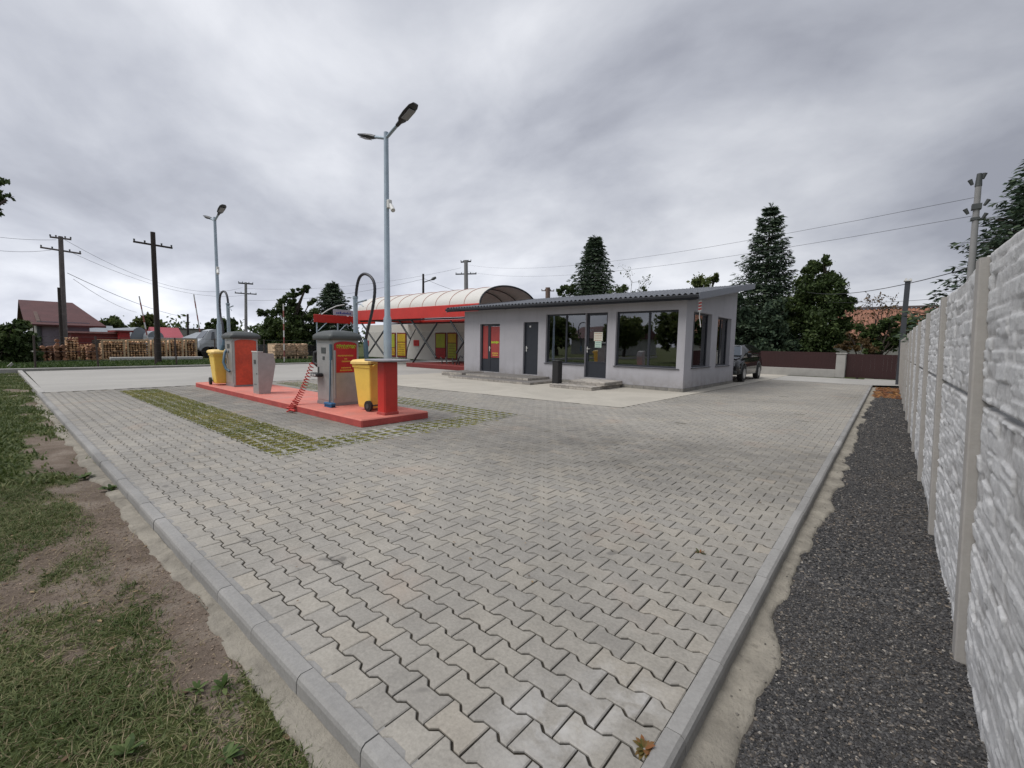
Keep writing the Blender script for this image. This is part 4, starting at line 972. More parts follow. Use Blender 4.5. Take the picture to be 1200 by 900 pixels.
# ================================================================== VACUUM KIOSKS
def kiosk(x0,x1,y0,y1,label,stand,red_full,first):
    t=thing('vacuum_kiosk',label,'vacuum machine',((x0+x1)/2,(y0+y1)/2,.13),'coin-operated vacuum machines on the red island')
    z0,z1=.13,1.47
    mb=MB();mb.box(x0,x1,y0,y1,z0+.0,z1,bev=.02);body=build('body',mb,M['steel'],t)
    # domed plastic lid
    mb=MB();secs=[]
    cx_,cy_=(x0+x1)/2,(y0+y1)/2;hx,hy=(x1-x0)/2+.07,(y1-y0)/2+.07
    def rr(hx,hy,z,r):
        o=[]
        for a,b in ((1,1),(-1,1),(-1,-1),(1,-1)):
            st=math.atan2(b,a)-PI/4
            for k in range(5):
                an=st+PI/2*k/4;o.append((cx_+a*(hx-r)+r*math.cos(an),cy_+b*(hy-r)+r*math.sin(an),z))
        return o
    for s_,z in ((.97,z1-.02),(1.0,z1+.0),(1.0,z1+.06),(.96,z1+.085),(.80,z1+.135),(.55,z1+.17),(.25,z1+.185)):secs.append(rr(hx*s_,hy*s_,z,.06*s_+.01))
    mb.loft(secs);build('lid',mb,M['lid'],t)
    mb=MB();mb.box((x0+x1)/2-.09,(x0+x1)/2+.09,y0-.016,y0-.0105,1.18,1.30);mb.box((x0+x1)/2-.04,(x0+x1)/2+.04,y0-.016,y0-.0105,1.05,1.12);build('coin_slot',mb,M['lid'],t)
    mb=MB();mb.box(x0-.004,x1+.004,y0-.004,y1+.004,.131,.19);build('kick_plate',mb,M['tablegrey'],t)
    # service door outline on the -y side
    mb=MB();mb.box(x0+.05,x1-.05,y0-.010,y0-.002,z0+.10,z1-.08,bev=.004);sdn=build('service_door',mb,M['steel'],t)
    mb=MB();mb.box(x0+.09,x0+.115,y0-.022,y0-.010,.75,.90);build('lock',mb,M['lid'],sdn)
    # panel on the +x side
    zb=.80 if not red_full else .18
    mb=MB();ya,yb=y0+.04,y1-.05;n=10
    pts=[(x1+.003,ya,zb),(x1+.003,yb,zb),(x1+.003,yb,z1-.10)]+[(x1+.003,(ya+yb)/2+(yb-ya)/2*math.cos(PI*k/n),z1-.10+.06*math.sin(PI*k/n)) for k in range(1,n)]+[(x1+.003,ya,z1-.10)]
    mb.prism(pts,(.010,0,0));pn=build('instruction_panel',mb,M['redpanel'] if not red_full else simple('weathered_red_orange_panel',(.55,.075,.035),.4,var=.3,scale=2.2,bump=.02,dirt=((.22,.05,.04),.7)),t)
    if not red_full:
        # lime logo: rounded letter-like strokes
        mb=MB();y=ya+.05
        while y<yb-.06:
            h_=random.uniform(.06,.10);w_=random.uniform(.03,.05);zc=z1-.145+random.uniform(-.008,.008)
            mb.tube([(x1+.0165,y+w_*.5+math.cos(a)*w_*.42,zc+math.sin(a)*h_*.45) for a in [i*.7 for i in range(0,8)]],.0085,5);y+=w_+.006
        mb.prism([(x1+.014,yb-.10,z1-.175),(x1+.014,yb-.02,z1-.165),(x1+.014,yb-.10,z1-.15)],(.004,0,0));build('logo',mb,M['greenprint'],pn)
        mb=MB()
        for zt,wd,hh in ((z1-.33,.34,.030),(z1-.395,.055,.024),(z1-.445,.17,.030),(z1-.575,.20,.026),(z1-.625,.25,.030)):
            y=(ya+yb)/2-wd/2
            while y<(ya+yb)/2+wd/2:
                w_=random.uniform(.016,.026);q=random.random()
                mb.box(x1+.0135,x1+.0165,y,y+.006,zt-hh/2,zt+hh/2)
                mb.box(x1+.0135,x1+.0165,y+.007,y+w_,zt+hh/2-.007,zt+hh/2)
                if q<.6: mb.box(x1+.0135,x1+.0165,y+.007,y+w_,zt-.004,zt+.004)
                if q>.4: mb.box(x1+.0135,x1+.0165,y+w_-.006,y+w_,zt-hh/2,zt+hh/2-.008)
                y+=w_+.010
        build('lettering',mb,M['yelprint'],pn)
        # dimpled lower panel
        mb=MB()
        for i in range(14):
            for j in range(15):
                y=y0+.05+i*(y1-y0-.1)/13;z=.19+j*.038
                mb.box(x1+.001,x1+.006,y-.006,y+.006,z-.006,z+.006)
        build('vent_panel',mb,M['steel'],t)
    else:
        mb=MB();mb.box(x1+.001,x1+.016,y0+.012,y0+.036,.16,z1-.03);mb.box(x1+.001,x1+.016,y1-.046,y1-.012,.16,z1-.03);build('panel_frame',mb,M['steel'],t)
    # stand pipe, hose arch
    sx,sy=stand['base'];mb=MB();mb.tube([(sx,sy,.13),(sx,sy,stand['z1'])],.047,12);mb.cylz(sx,sy,stand['z1']-.03,stand['z1']+.02,.055);pipe=build('stand_pipe',mb,M['galv'],t)
    hp=[Vector(p) for p in stand['hose']]
    # Catmull-Rom
    def cr(P,n=7):
        o=[];Q=[P[0]]+P+[P[-1]]
        for i in range(1,len(Q)-2):
            for k in range(n):
                u=k/n;o.append(.5*((2*Q[i])+(-Q[i-1]+Q[i+1])*u+(2*Q[i-1]-5*Q[i]+4*Q[i+1]-Q[i+2])*u*u+(-Q[i-1]+3*Q[i]-3*Q[i+1]+Q[i+2])*u**3))
        return o+[P[-1]]
    hp=cr(hp);mb=MB();mb.tube(hp,[.028+.003*((i%2)) for i in range(len(hp))],10);hz=build('hose',mb,M['hose'],t)
    e=hp[-1];mb=MB();mb.tube([e,e+Vector((0,0,-.10)),e+Vector((.02,0,-.38))],[.036,.05,.045],10);build('nozzle',mb,M['bluegrey'],hz)
    mb=MB();z=stand['z1']-.12;mb.tube([(sx,sy,z),(sx+.42,sy,z+.04)],.018,6);mb.tube([(sx+.03,sy,z-.01),(sx+.25,sy,z-.05),(sx+.3,sy,z-.09)],.010,6);build('bracket',mb,M['galv'],pipe)
    return t
v0=at(417,395,Y=5.1)
K1=kiosk(-9.10,-8.46,4.45,5.03,'nearer steel vacuum kiosk with red instruction panel, behind the yellow bin','x' and dict(base=(v0.x,5.1),z1=2.36,hose=[at(417,349,Y=5.1),at(418.5,335,Y=5.1),at(421.5,325,Y=5.1),at(427,321,Y=5.1),at(434,324,Y=5.1),at(438.5,332,Y=5.1),at(439,345,Y=5.1),at(436,365,Y=5.1),at(432,382,Y=5.1),at(428.5,398,Y=5.1)]),False,True)
v2=at(268.5,395,Y=4.75)
K2=kiosk(-14.25,-13.62,4.35,4.98,'farther steel vacuum kiosk with a weathered orange-red side, left of the tapered steel box','x' and dict(base=(v2.x,4.75),z1=at(267,356,Y=4.75).z,hose=[at(267.5,358,Y=4.75),at(266.5,349,Y=4.75),at(264.5,343,Y=4.75),at(261.5,341.5,Y=4.75),at(258.5,345,Y=4.75),at(257.5,354,Y=4.75),at(258.5,370,Y=4.75),at(261,382,Y=4.75),at(262,398,Y=4.75)]),True,False)
# black token shelf and hose cradle on the nearer kiosk
mb=MB();mb.box(-9.13,-8.80,4.30,4.44,.70,.78,bev=.02);sh=build('shelf',mb,M['black'],K1)
mb=MB()
for i in range(3): mb.cylz(-9.05+i*.09,4.296,.72,.76,.022)
build('cups',mb,M['white'],sh)
mb=MB();mb.tube([(-9.12,4.6,1.22),(-9.26,4.5,1.18),(-9.28,4.48,.98),(-9.16,4.5,.92)],.045,8);build('hose_cradle',mb,M['black'],K1)
mb=MB();mb.tube([(-14.3,4.5,1.3),(-14.05,4.28,1.05),(-13.98,4.22,.8),(-13.9,4.25,.62),(-13.78,4.30,.55)],.035,8);mb.tube([(-14.4,4.35,1.25),(-14.35,4.25,.95),(-14.45,4.22,.7)],.06,8);build('hose_cradle',mb,M['bluegrey'],K2)
# blue broom leaning on the nearer kiosk
bb=at(386.5,477,Z=.13);t=thing('scrub_brush','long-handled blue scrub brush leaning on the nearer kiosk','brush',(bb.x,bb.y,.13))
mb=MB();tp=Vector((bb.x-.05,4.42,1.34));mb.tube([(bb.x,bb.y,.22),tp],.016,8);mb.tube([tp+Vector((0,0,-.28)),tp+Vector((0,0,.03))],.03,8);build('handle',mb,M['bluegrey'],t)
mb=MB();mb.box(bb.x-.15,bb.x+.15,bb.y-.05,bb.y+.05,.17,.22,bev=.01);build('head',mb,M['blue'],t)
mb=MB()
for i in range(26): 
    for j in (-1,0,1):
        x=bb.x-.14+i*.0112;mb.tube([(x,bb.y+j*.03,.17),(x+random.uniform(-.012,.012),bb.y+j*.045,.132)],.005,4)
build('bristles',mb,M['blue'],t)
mb=MB();mb.box(bb.x+.09,bb.x+.12,4.405,4.438,.30,1.25,bev=.005);build('rail',mb,M['tablegrey'],K1)
# coiled red air hose
h0=Vector((-9.22,4.42,.98));h1=at(339,481,Z=.03);t=thing('air_hose','coiled red air hose stretched from the nearer kiosk to the paving','hose',tuple(h1))
pts=[];N=330;turns=21
for i in range(N):
    u=i/(N-1);c=h0.lerp(h1,u);sag=-.30*math.sin(PI*u)*(1-u*.2);c=c+Vector((0,0,sag*.5));c.z=max(c.z,.06 if c.y<4 else .19)
    rad=.045+.02*math.sin(u*9)*0+.015*u;a=2*PI*turns*u;ax=(h1-h0).normalized();e1=ax.cross(Vector((0,0,1))).normalized();e2=ax.cross(e1)
    pts.append(c+e1*rad*math.cos(a)+e2*rad*math.sin(a))
mb=MB();mb.tube(pts,.010,5);build('coil',mb,M['red'],t)
mb=MB();mb.tube([h1,h1+Vector((.12,-.02,.03)),h1+Vector((.25,0,.02))],.022,6);mb.tube([h1+Vector((.1,-.02,.02)),h1+Vector((.12,-.1,.0))],.014,6);build('gun',mb,M['red'],t)
# tapered steel box
c=at(300,461.2,Z=.13);t=thing('coin_box','tapered brushed-steel coin pedestal standing between the two vacuum kiosks','coin machine',(c.x,c.y,.13))
mb=MB();y0=c.y;pr=[(y0,.13),(y0+.26,.13),(y0+.33,.45),(y0+.40,.85),(y0+.36,1.10),(y0,1.13)]
mb.prism([(c.x-.16,y,z) for y,z in pr],(.34,0,0));build('body',mb,M['steel'],t)
mb=MB();mb.prism([(c.x-.17,y0-.01,1.132),(c.x-.17,y0+.12,1.132),(c.x-.17,y0+.12,1.15),(c.x-.17,y0-.01,1.16)],(.36,0,0));build('cap',mb,M['white'],t)
mb=MB();mb.box(c.x-.10,c.x+.08,y0-.006,y0-.001,.35,.36);mb.box(c.x-.06,c.x+.05,y0-.008,y0-.001,.85,.95);mb.cylz(c.x+.1,y0-.004,.6,.63,.01);build('coin_panel',mb,M['lid'],t)
# wheelie bins
def bin_(cx_,cy_,rot,label,s=1.):
    t=thing('wheelie_bin',label,'bin',(0,0,0),'yellow wheeled bins on the red island')
    mb=MB();secs=[]
    for z,hx,hy in ((.05,.19,.17),(.09,.20,.18),(.80,.255,.235),(.80,.275,.25),(.86,.28,.255)):
        secs.append([(sx*(hx-.03)+.03*cx2,sy*(hy-.03)+.03*sx2,z) for sx,sy,cx2,sx2 in ((1,1,.7,.7),(1,1,0,1),(-1,1,0,1),(-1,1,-.7,.7),(-1,1,-1,0),(-1,-1,-1,0),(-1,-1,-.7,-.7),(-1,-1,0,-1),(1,-1,0,-1),(1,-1,.7,-.7),(1,-1,1,0),(1,1,1,0))])
    mb.loft(secs,0,.5,False);build('body',mb,M['yellow'],t,local=True)
    mb=MB();secs=[]
    for z,hx,hy in ((.86,.30,.28),(.90,.30,.28),(.935,.27,.25),(.95,.20,.18)):
        secs.append([(.0+sx*hx,sy*hy,z+(.015 if sx>0 else 0)) for sx,sy in ((1,.85),(.9,1),(-.9,1),(-1,.85),(-1,-.85),(-.9,-1),(.9,-1),(1,-.85))])
    mb.loft(secs,0,.5,False);build('lid',mb,M['yellowlid'],t,local=True)
    mb=MB();mb.tube([(.30,-.2,.84),(.36,-.2,.86),(.36,.2,.86),(.30,.2,.84)],.016,8);build('handle',mb,M['yellow'],t,local=True)
    for sy in (-1,1):
        mb=MB();mb.tube([(.20,sy*.205,.10),(.20,sy*.255,.10)],.10,18,smooth=False);wh=build('wheel',mb,M['black'],t,local=True)
        mb=MB();mb.tube([(.20,sy*.250,.10),(.20,sy*.262,.10)],.045,12,smooth=False);build('rim',mb,M['lid'],wh,local=True)
    mb=MB();mb.tube([(.20,-.2,.10),(.20,.2,.10)],.014,8);build('axle',mb,M['lid'],t,local=True)
    t.location=(cx_,cy_,.13);t.rotation_euler.z=rot;t.scale=(s,s,s);return t
bin_(-7.60,4.80,math.radians(4),'large yellow wheeled bin right of the nearer kiosk, touching the red pedestal',1.02)
bin_(-14.55,4.34,math.radians(176),'smaller-looking yellow wheeled bin left of the farther vacuum kiosk',1.04)
# red pedestal table
c=at(451,487,Z=.13);e_=at(442,485,Y=c.y);xw=min(.42,c.x-e_.x);yd=at(467,480,X=c.x).y-c.y;cx_,cy_=c.x-xw/2,c.y+yd/2
t=thing('pedestal_table','boxy red pedestal with a thin grey tabletop at the near end of the island','table',(cx_,cy_,.13))
mb=MB();mb.box(cx_-xw/2,cx_+xw/2,cy_-yd/2,cy_+yd/2,.13,1.09,bev=.025);build('pedestal',mb,M['red'],t);mb=MB();mb.box(cx_-xw/2-.006,cx_+xw/2+.006,cy_-yd/2-.006,cy_+yd/2+.006,.131,.18,bev=.005);build('base_trim',mb,M['redside'],t)
mb=MB();secs=[]
for z,k_ in ((1.09,.97),(1.10,1.),(1.118,1.),(1.124,.98)):secs.append([(cx_+.36*k_*math.copysign(abs(math.cos(a))**.5,math.cos(a)),cy_+.33*k_*math.copysign(abs(math.sin(a))**.5,math.sin(a)),z) for a in [2*PI*i/32 for i in range(32)]])
mb.loft(secs,0,.5,False);tp_=build('tabletop',mb,M['tablegrey'],t)
# ================================================================== TREES
LG=foliage('leaf_green',(.025,.042,.014),(.055,.088,.026),(.12,.155,.05),.3)
LG2=foliage('leaf_light_green',(.04,.06,.018),(.09,.12,.032),(.18,.2,.07),.3)
LG3=foliage('leaf_autumn',(.05,.03,.015),(.10,.065,.025),(.18,.11,.045),.3)
SPR=foliage('spruce_needles',(.016,.030,.018),(.036,.062,.036),(.09,.125,.065),.15)
def leaves(C,rad,n,ls,seed=0):
    """C centres (k,3), rad (k,), n leaves per clump -> V,T,Q"""
    k=len(C);P=np.repeat(C,n,0)+RNG.normal(size=(k*n,3))*np.repeat(rad,n)[:,None]*np.array([.5,.5,.42])
    N=len(P);a=RNG.normal(size=(N,3));a/=np.linalg.norm(a,axis=1,keepdims=True);b=np.cross(a,RNG.normal(size=(N,3)));b/=np.linalg.norm(b,axis=1,keepdims=True)
    s=ls*(.5+RNG.random((N,1)));V=np.stack([P-a*s,P+b*s*.55,P+a*s,P-b*s*.55],1).reshape(-1,3)
    Q=np.arange(N*4).reshape(N,4);r=np.clip(np.repeat(RNG.random(k),n)*.45+RNG.random(N)*.55,0,1);return V,Q,r
def tree(name,label,base,lobes,mat,n=60,ls=.09,cl=26,trunk_r=.12,cat='tree',group=None,cs=.34,hollow=.35,limbs=True,gap=0.):
    """base (x,y,z); lobes [(centre vec, radius)]"""
    t=thing(name,label,cat,tuple(base),group);B=Vector(base)
    C=[];R=[]
    for c,r in lobes:
        m=max(6,int(cl*(r/1.0)**1.6)) if r>1 else max(6,int(cl*r))
        for i in range(m):
            d=Vector((random.gauss(0,1),random.gauss(0,1),random.gauss(0,1))).normalized()
            q=c+d*r*(hollow+(1-hollow)*random.random()**.6)
            if gap and vnoise(np.array([q.x*.9]),np.array([q.z*.9+q.y*.5]),77)[0]<gap: continue
            C.append(q);R.append(r*cs*random.uniform(.6,1.3))
    C_=np.array(C);V,Q,r=leaves(C_,np.array(R),n,ls);keep=np.repeat(V.reshape(-1,4,3)[:,:,2].min(1)>B.z+.03,1)
    Q=Q[keep];r=r[keep]
    cr=np_mesh('crown',V-np.array(base),[Q],mat,t,rnd=r)
    top=max(lobes,key=lambda l:l[0].z)[0];mb=MB()
    lo=min(l[0].z-l[1]*.3 for l in lobes);fork=B.lerp(top,.45);fork.x=B.x*.7+fork.x*.3;fork.y=B.y*.7+fork.y*.3
    mb.tube([B-Vector((0,0,.1)),B.lerp(fork,.5)+Vector((trunk_r*.4,0,0)),fork,top.lerp(fork,.35),top],[trunk_r*1.25,trunk_r,trunk_r*.75,trunk_r*.45,trunk_r*.12],8)
    build('trunk',mb,M['bark'],t)
    if limbs:
        mb=MB()
        for c,r in lobes:
            s_=B.lerp(fork,random.uniform(.55,1.));m=s_.lerp(c,.5)+Vector((random.uniform(-.2,.2),random.uniform(-.2,.2),.15*r));mb.tube([s_,m,c],[trunk_r*.45,trunk_r*.3,trunk_r*.12],6)
            for i in range(4):
                d=Vector((random.gauss(0,1),random.gauss(0,1),random.gauss(0,1))).normalized()*r*.8;mb.tube([m.lerp(c,.5),c+d],[trunk_r*.16,.012],4)
        build('limbs',mb,M['bark'],t)
    return t
def lobesP(lst,d,jit=.35):
    o=[]
    for px,py,rp in lst:
        c=at(px,py,d=d);k=mpp(c);o.append((c+Vector((ray(px,py)[0],ray(px,py)[1],0)).normalized()*random.uniform(-jit,jit)*rp*k,rp*k))
    return o
def conifer(name,label,base,h,R,cat='spruce tree',n=24,br=9,dens=1.,tw=.16,z0=.06,power=.85,mat=SPR,group=None,droop=.22,tip=.18,fill=1.,ss=1.):
    """tiered conifer: whorls of branches, each a flat spray of twigs with needle-sized faces"""
    t=thing(name,label,cat,tuple(base),group);B=np.array(base);quads=[];V=[];rr=[];mbt=MB();lb=MB()
    mbt.tube([(B[0],B[1],B[2]-.1),(B[0],B[1],B[2]+h*.5),(B[0],B[1],B[2]+h*.985)],[h*.015,h*.009,.015],8)
    def blade(a,d,l,w,r):
        d=np.array(d);d=d/np.linalg.norm(d);s_=np.cross(d,(0,0,1));s_=s_/(np.linalg.norm(s_)+1e-6);s_=s_*math.cos(1.)+np.cross(d,s_)*random.uniform(-1,1)*.9
        a=np.array(a);k=len(V);V.extend([a,a+d*l*.45+s_*w,a+d*l,a+d*l*.5-s_*w]);quads.append((k,k+1,k+2,k+3));rr.append(r)
    for i in range(n):
        u=z0+(1-z0)*(max(0,i+random.uniform(-.2,.2))/n)**.88;u=min(max(u,z0),.985);z=h*u;Lt=(R*(1-u)**power)*random.uniform(.78,1.1)+.10;off=random.uniform(0,2*PI);r0=random.random()*.35
        for j in range(br):
            az=off+2*PI*j/br+random.uniform(-.25,.25);Lb=Lt*random.uniform(.68,1.15)
            if random.random()<.07:continue
            ns=max(4,int(Lb/(.15*ss)*dens));ca,sa=math.cos(az),math.sin(az);dr=droop*random.uniform(.6,1.3);pts=[]
            for k in range(ns+1):
                s=k/ns;pts.append((B[0]+ca*s*Lb,B[1]+sa*s*Lb,B[2]+max(.05,z-dr*Lb*s*1.3+tip*Lb*s*s*1.5)))
            if Lb>.5: lb.tube([pts[0],pts[ns//2],pts[-1]],[.02*Lb**.5,.012,.004],4,cap=False)
            for k in range(1,ns+1):
                s=k/ns;p=pts[k];wl=min(.42*Lb,(.16+.34*Lb*(1-s)**.8*min(1,s*4+.2)))*ss**.3
                for sd in (-1,1):
                    an=az+sd*random.uniform(.6,1.0);dx,dy=math.cos(an),math.sin(an);m=max(2,int(wl/(.11*ss)*fill))
                    for q in range(m):
                        v=(q+.5)/m*wl;pp=(p[0]+dx*v,p[1]+dy*v,p[2]-.30*v*v/(wl+.01)-.03*random.random())
                        for e in (-1,1): blade(pp,(math.cos(an+e*.8),math.sin(an+e*.8),random.uniform(-.65,.1)),random.uniform(.09,.17)*ss,.028*ss,min(1,r0+random.random()*.45+.2*s))
                blade(p,(ca,sa,random.uniform(-.3,.3)),.16*ss,.025*ss,random.random())
    for k in range(40): blade((B[0],B[1],B[2]+h*(.93+.07*k/40)),(random.gauss(0,1),random.gauss(0,1),.7),.14*ss,.02*ss,random.random())
    V=np.array(V)-B;np_mesh('crown',V,[np.array(quads)],mat,t,rnd=np.array(rr))
    build('trunk',mbt,M['bark'],t);build('limbs',lb,M['bark'],t);return t
def gxy(px,d,z=0.): 
    r=ray(px,400);k=d/math.hypot(r[0],r[1]);return Vector((r[0]*k,r[1]*k,z))
def hz_at(px,py,d): return at(px,py,d=d).z
# --- right-hand side, behind the office
d=34;b=gxy(893,d);conifer('spruce','tall dark spruce rising above the bushes right behind the office roof',b,hz_at(893,240,d),mpp(at(893,330,d=d))*56,n=27,br=13,dens=1.3,power=.80,droop=.16,tip=.30,ss=1.9,fill=1.5)
tree('broadleaf_tree','rounded green tree directly right of the tall spruce',gxy(958,33),lobesP([(958,322,14),(948,338,20),(972,340,20),(985,358,14),(940,365,22),(962,370,26),(985,385,18),(938,395,24),(965,400,22),(915,395,20),(950,312,9),(967,308,9)],33),LG,n=240,ls=.085,cl=15,trunk_r=.2)
tree('dark_thicket','dense dark conifer thicket filling the gap beside the parked car',gxy(880,32.5),lobesP([(870,375,16),(890,380,20),(905,372,18),(880,400,20),(905,400,20),(862,400,14),(930,408,14),(862,355,9)],32,.8),SPR,n=220,ls=.10,cl=17,trunk_r=.15,cat='tree')
tree('hedge_shrub','dull green shrub growing over the dark red gate',gxy(1030,31),lobesP([(1010,395,14),(1032,392,16),(1048,398,16),(1062,390,14),(1020,408,10),(1075,385,14),(1045,378,9),(1086,378,11)],31,.6),LG,n=90,ls=.10,cl=15,trunk_r=.08,cat='shrub')
tree('autumn_shrub','sparse brownish shrub hanging over the top of the gate',gxy(1008,29.6),lobesP([(1000,398,10),(1012,404,9),(1024,412,6),(990,404,8)],29.6,.3),LG3,n=50,ls=.08,cl=14,trunk_r=.05,cat='shrub')
def bare(name,label,base,tops,mat=None,cat='tree',spr=.5,leaf=None):
    t=thing(name,label,cat,tuple(base));mb=MB();B=Vector(base);ends=[]
    def grow(p,q,r,dep):
        m=p.lerp(q,.5)+Vector((random.uniform(-1,1),random.uniform(-1,1),0))*(q-p).length*.06;mb.tube([p,m,q],[r,r*.75,r*.5],4,cap=False)
        if dep==0: ends.append(q);return
        for i in range(3):
            L=(q-p).length*random.uniform(.35,.6);d_=(q-p).normalized()+Vector((random.gauss(0,spr),random.gauss(0,spr),random.gauss(0,spr*.6)));s=p.lerp(q,random.uniform(.5,1));grow(s,s+d_.normalized()*L,r*.5,dep-1)
    for tp in tops: grow(B.lerp(tp,.0)+Vector((0,0,.5)),tp,.05,3)
    build('branches',mb,M['bark'],t)
    if leaf:
        C_=np.array([tuple(e) for e in ends]);V,Q,r=leaves(C_,np.full(len(C_),.28),6,.07);np_mesh('crown',V-np.array(base),[Q],leaf,t,rnd=r)
    return t
bare('bare_tree','thin nearly bare tree standing in front of the orange tiled roof',gxy(1018,33),[at(1012,380,d=33),at(1026,374,d=33),at(1034,378,d=33)],leaf=LG3)
bare('bare_sapling','thin bare branches poking above the middle of the office roof',gxy(741,36),[at(738,356,d=36),at(744,352,d=36)],leaf=LG)
tree('low_tree','low feathery tree top showing just right of the dark conifer over the roof',gxy(730,37),lobesP([(722,342,9),(733,338,7),(755,341,6),(745,345,8)],37),LG,n=40,ls=.12,cl=14,trunk_r=.1)
tree('low_tree','light green leafy tree top above the right half of the office roof',gxy(823,38),lobesP([(815,333,8),(826,330,9),(836,327,5),(838,322,3.5),(822,340,14)],38),LG2,n=60,ls=.13,cl=15,trunk_r=.12)
d=40;b=gxy(693,d);conifer('conifer','dense dark conifer behind the middle of the office roof',b,hz_at(692,277,d),mpp(at(693,340,d=d))*42,n=36,br=12,dens=1.2,power=.80,droop=-.1,tip=.35,ss=2.1,fill=1.4)
tree('low_tree','small dark bushy crown at the left foot of the conifer over the roof',gxy(661,39),lobesP([(661,342,7),(669,338,7),(655,344,4)],39),LG,n=60,ls=.12,cl=15,trunk_r=.1)
# spruce beyond the fence at the far right
c=at(1240,300,d=16.5);b=Vector((c.x,c.y,-.1));conifer('spruce','big drooping spruce rising beyond the concrete fence at the right edge',b,at(1240,150,d=16.5).z,3.3,n=26,br=13,dens=1.2,power=.75,droop=.34,tip=.30,z0=.30,ss=1.2,fill=1.3)
# --- left-hand side
d=43;b=gxy(391,d);conifer('spruce','spruce rising above the low end of the car wash fascia',b,hz_at(391,331,d),mpp(at(391,360,d=d))*34,n=25,br=12,dens=1.2,power=.8,droop=.0,tip=.3,ss=2.2,fill=1.4)
tree('broadleaf_tree','wide dark walnut-like tree between the two vacuum kiosks',gxy(336,42),lobesP([(340,350,7),(347,343,6),(333,362,11),(348,366,13),(322,372,10),(338,382,16),(356,380,13),(318,388,11),(366,372,9),(328,396,12),(350,397,14),(309,366,5),(372,392,9),(358,338,4),(365,352,5),(312,398,8)],42,.8),LG,n=170,ls=.11,cl=15,trunk_r=.22)
for px,pl,lab in ((133,[(127,384,9),(138,380,9),(143,388,9),(120,388,6)],'round dark tree standing behind the red shed left of centre'),(172,[(166,380,8),(175,377,8),(183,382,8),(172,388,10)],'dark round tree behind the leaning wooden pole'),(257,[(252,382,7),(260,378,6),(265,385,8),(270,380,6),(248,388,5)],'dark tree behind the farther kiosk and lamp post')):
    tree('broadleaf_tree',lab,gxy(px,75),lobesP(pl,75),LG if px!=172 else LG2,n=70,ls=.26,cl=12,trunk_r=.25,group='distant trees on the left')
tree('bush','large tangled bush at the left edge in front of the old house',gxy(20,33),lobesP([(8,392,14),(24,388,13),(33,398,10),(14,408,16),(30,414,12),(2,412,14),(-8,395,16),(38,422,6)],33,.7),LG,n=90,ls=.11,cl=16,trunk_r=.08,cat='bush')
# branch tip at the top-left edge
c=at(-12,236,d=7.5);tree('roadside_tree','overhanging leafy tree just entering the picture at the upper left edge',tuple(at(-190,700,d=7.3).to_2d())+(-.1,),[(at(-6,212,d=7.5),.07),(at(-4,234,d=7.5),.11),(at(-5,247,d=7.5),.05),(at(-110,190,d=7.5),.5),(at(-100,250,d=7.5),.45),(at(-60,225,d=7.5),.25)],LG,n=22,ls=.028,cl=26,trunk_r=.06)
# low distant tree line along the horizon, read as one mass
N=900;az=RNG.uniform(-1.9,1.5,N);dd=RNG.uniform(120,170,N);C_=np.stack([np.sin(az)*dd,np.cos(az)*dd,RNG.uniform(0,3.2,N)*(.5+vnoise(az*14,az*0,5))],1)
V,Q,r=leaves(C_,np.full(N,2.6),46,.55);setprops(np_mesh('tree_line',V,[Q],LG,rnd=r),'far-off low belt of trees along the horizon','tree line',None,'stuff')
# ================================================================== RIGHT BACKGROUND
def vec(p): return Vector(p)
t=thing('sheet_metal_fence','dark red sheet-metal fence on a grey concrete footing beside the parked car','fence',(-6,28,0))
mb=MB();mb.box(-16,-2.12,28.4,28.62,0,.42,bev=.01);build('footing',mb,M['concrete'],t)
mb=MB();x=-16
while x<-2.15: mb.box(x,x+.16,28.48,28.50+(.02 if int(x*6.25)%2 else 0),.42,1.30);x+=.162
build('sheet_panel',mb,M['dredfence'],t)
p_=at(981,443,Z=0.)
mb=MB();mb.box(-2.12,-1.72,28.35,28.75,0,1.22,bev=.02);mb.box(-2.15,-1.69,28.32,28.78,1.222,1.28,bev=.01);build('post',mb,M['concrete'],t)
t=thing('sheet_metal_gate','dark red sheet-metal gate right of the grey gatepost','gate',(-.8,28.5,0))
mb=MB();x=-1.70
while x<.75: mb.box(x,x+.16,28.5,28.52+(.02 if int(x*6.25+40)%2 else 0),.05,1.24);x+=.162
build('sheet_panel',mb,M['dredfence'],t)
mb=MB();mb.box(-1.70,.8,28.53,28.56,.1,.16);mb.box(-1.70,.8,28.53,28.56,1.1,1.16);build('rail',mb,M['darksteel'],t)
mb=MB();mb.box(-.9,12,28.0,28.3,-.1,.03,bev=.01);build('kerb',mb,M['concrete'],kind='structure')
# orange tiled house
hL=at(985,363,Y=44);hR=at(1100,363,Y=44)
t=thing('tiled_house','low house with an orange clay-tile roof behind the gate','house',(3,46,0))
e0=at(985,398,Y=39).z
mb=MB();n_=70;m_=26;r0=Vector((hL.x-.5,39,e0));r1=Vector((hR.x+3.5,39,e0));rt=hL.z
nx=260;ny=30;X_,T_=np.meshgrid(np.linspace(r0.x,r1.x,nx),np.linspace(0,1,ny));Yv=39+T_*5;Zv=e0+T_*(rt-e0)+.04*np.sin(X_*2*PI/.25)-.05*((T_*16)%1)
i=np.arange(nx*ny).reshape(ny,nx);Fq=np.stack([i[:-1,:-1],i[:-1,1:],i[1:,1:],i[1:,:-1]],-1).reshape(-1,4)
np_mesh('roof',np.stack([X_,Yv,Zv],-1).reshape(-1,3)-np.array([3,46,0]),[Fq],M['orange'],t,rnd=RNG.random(len(Fq)))
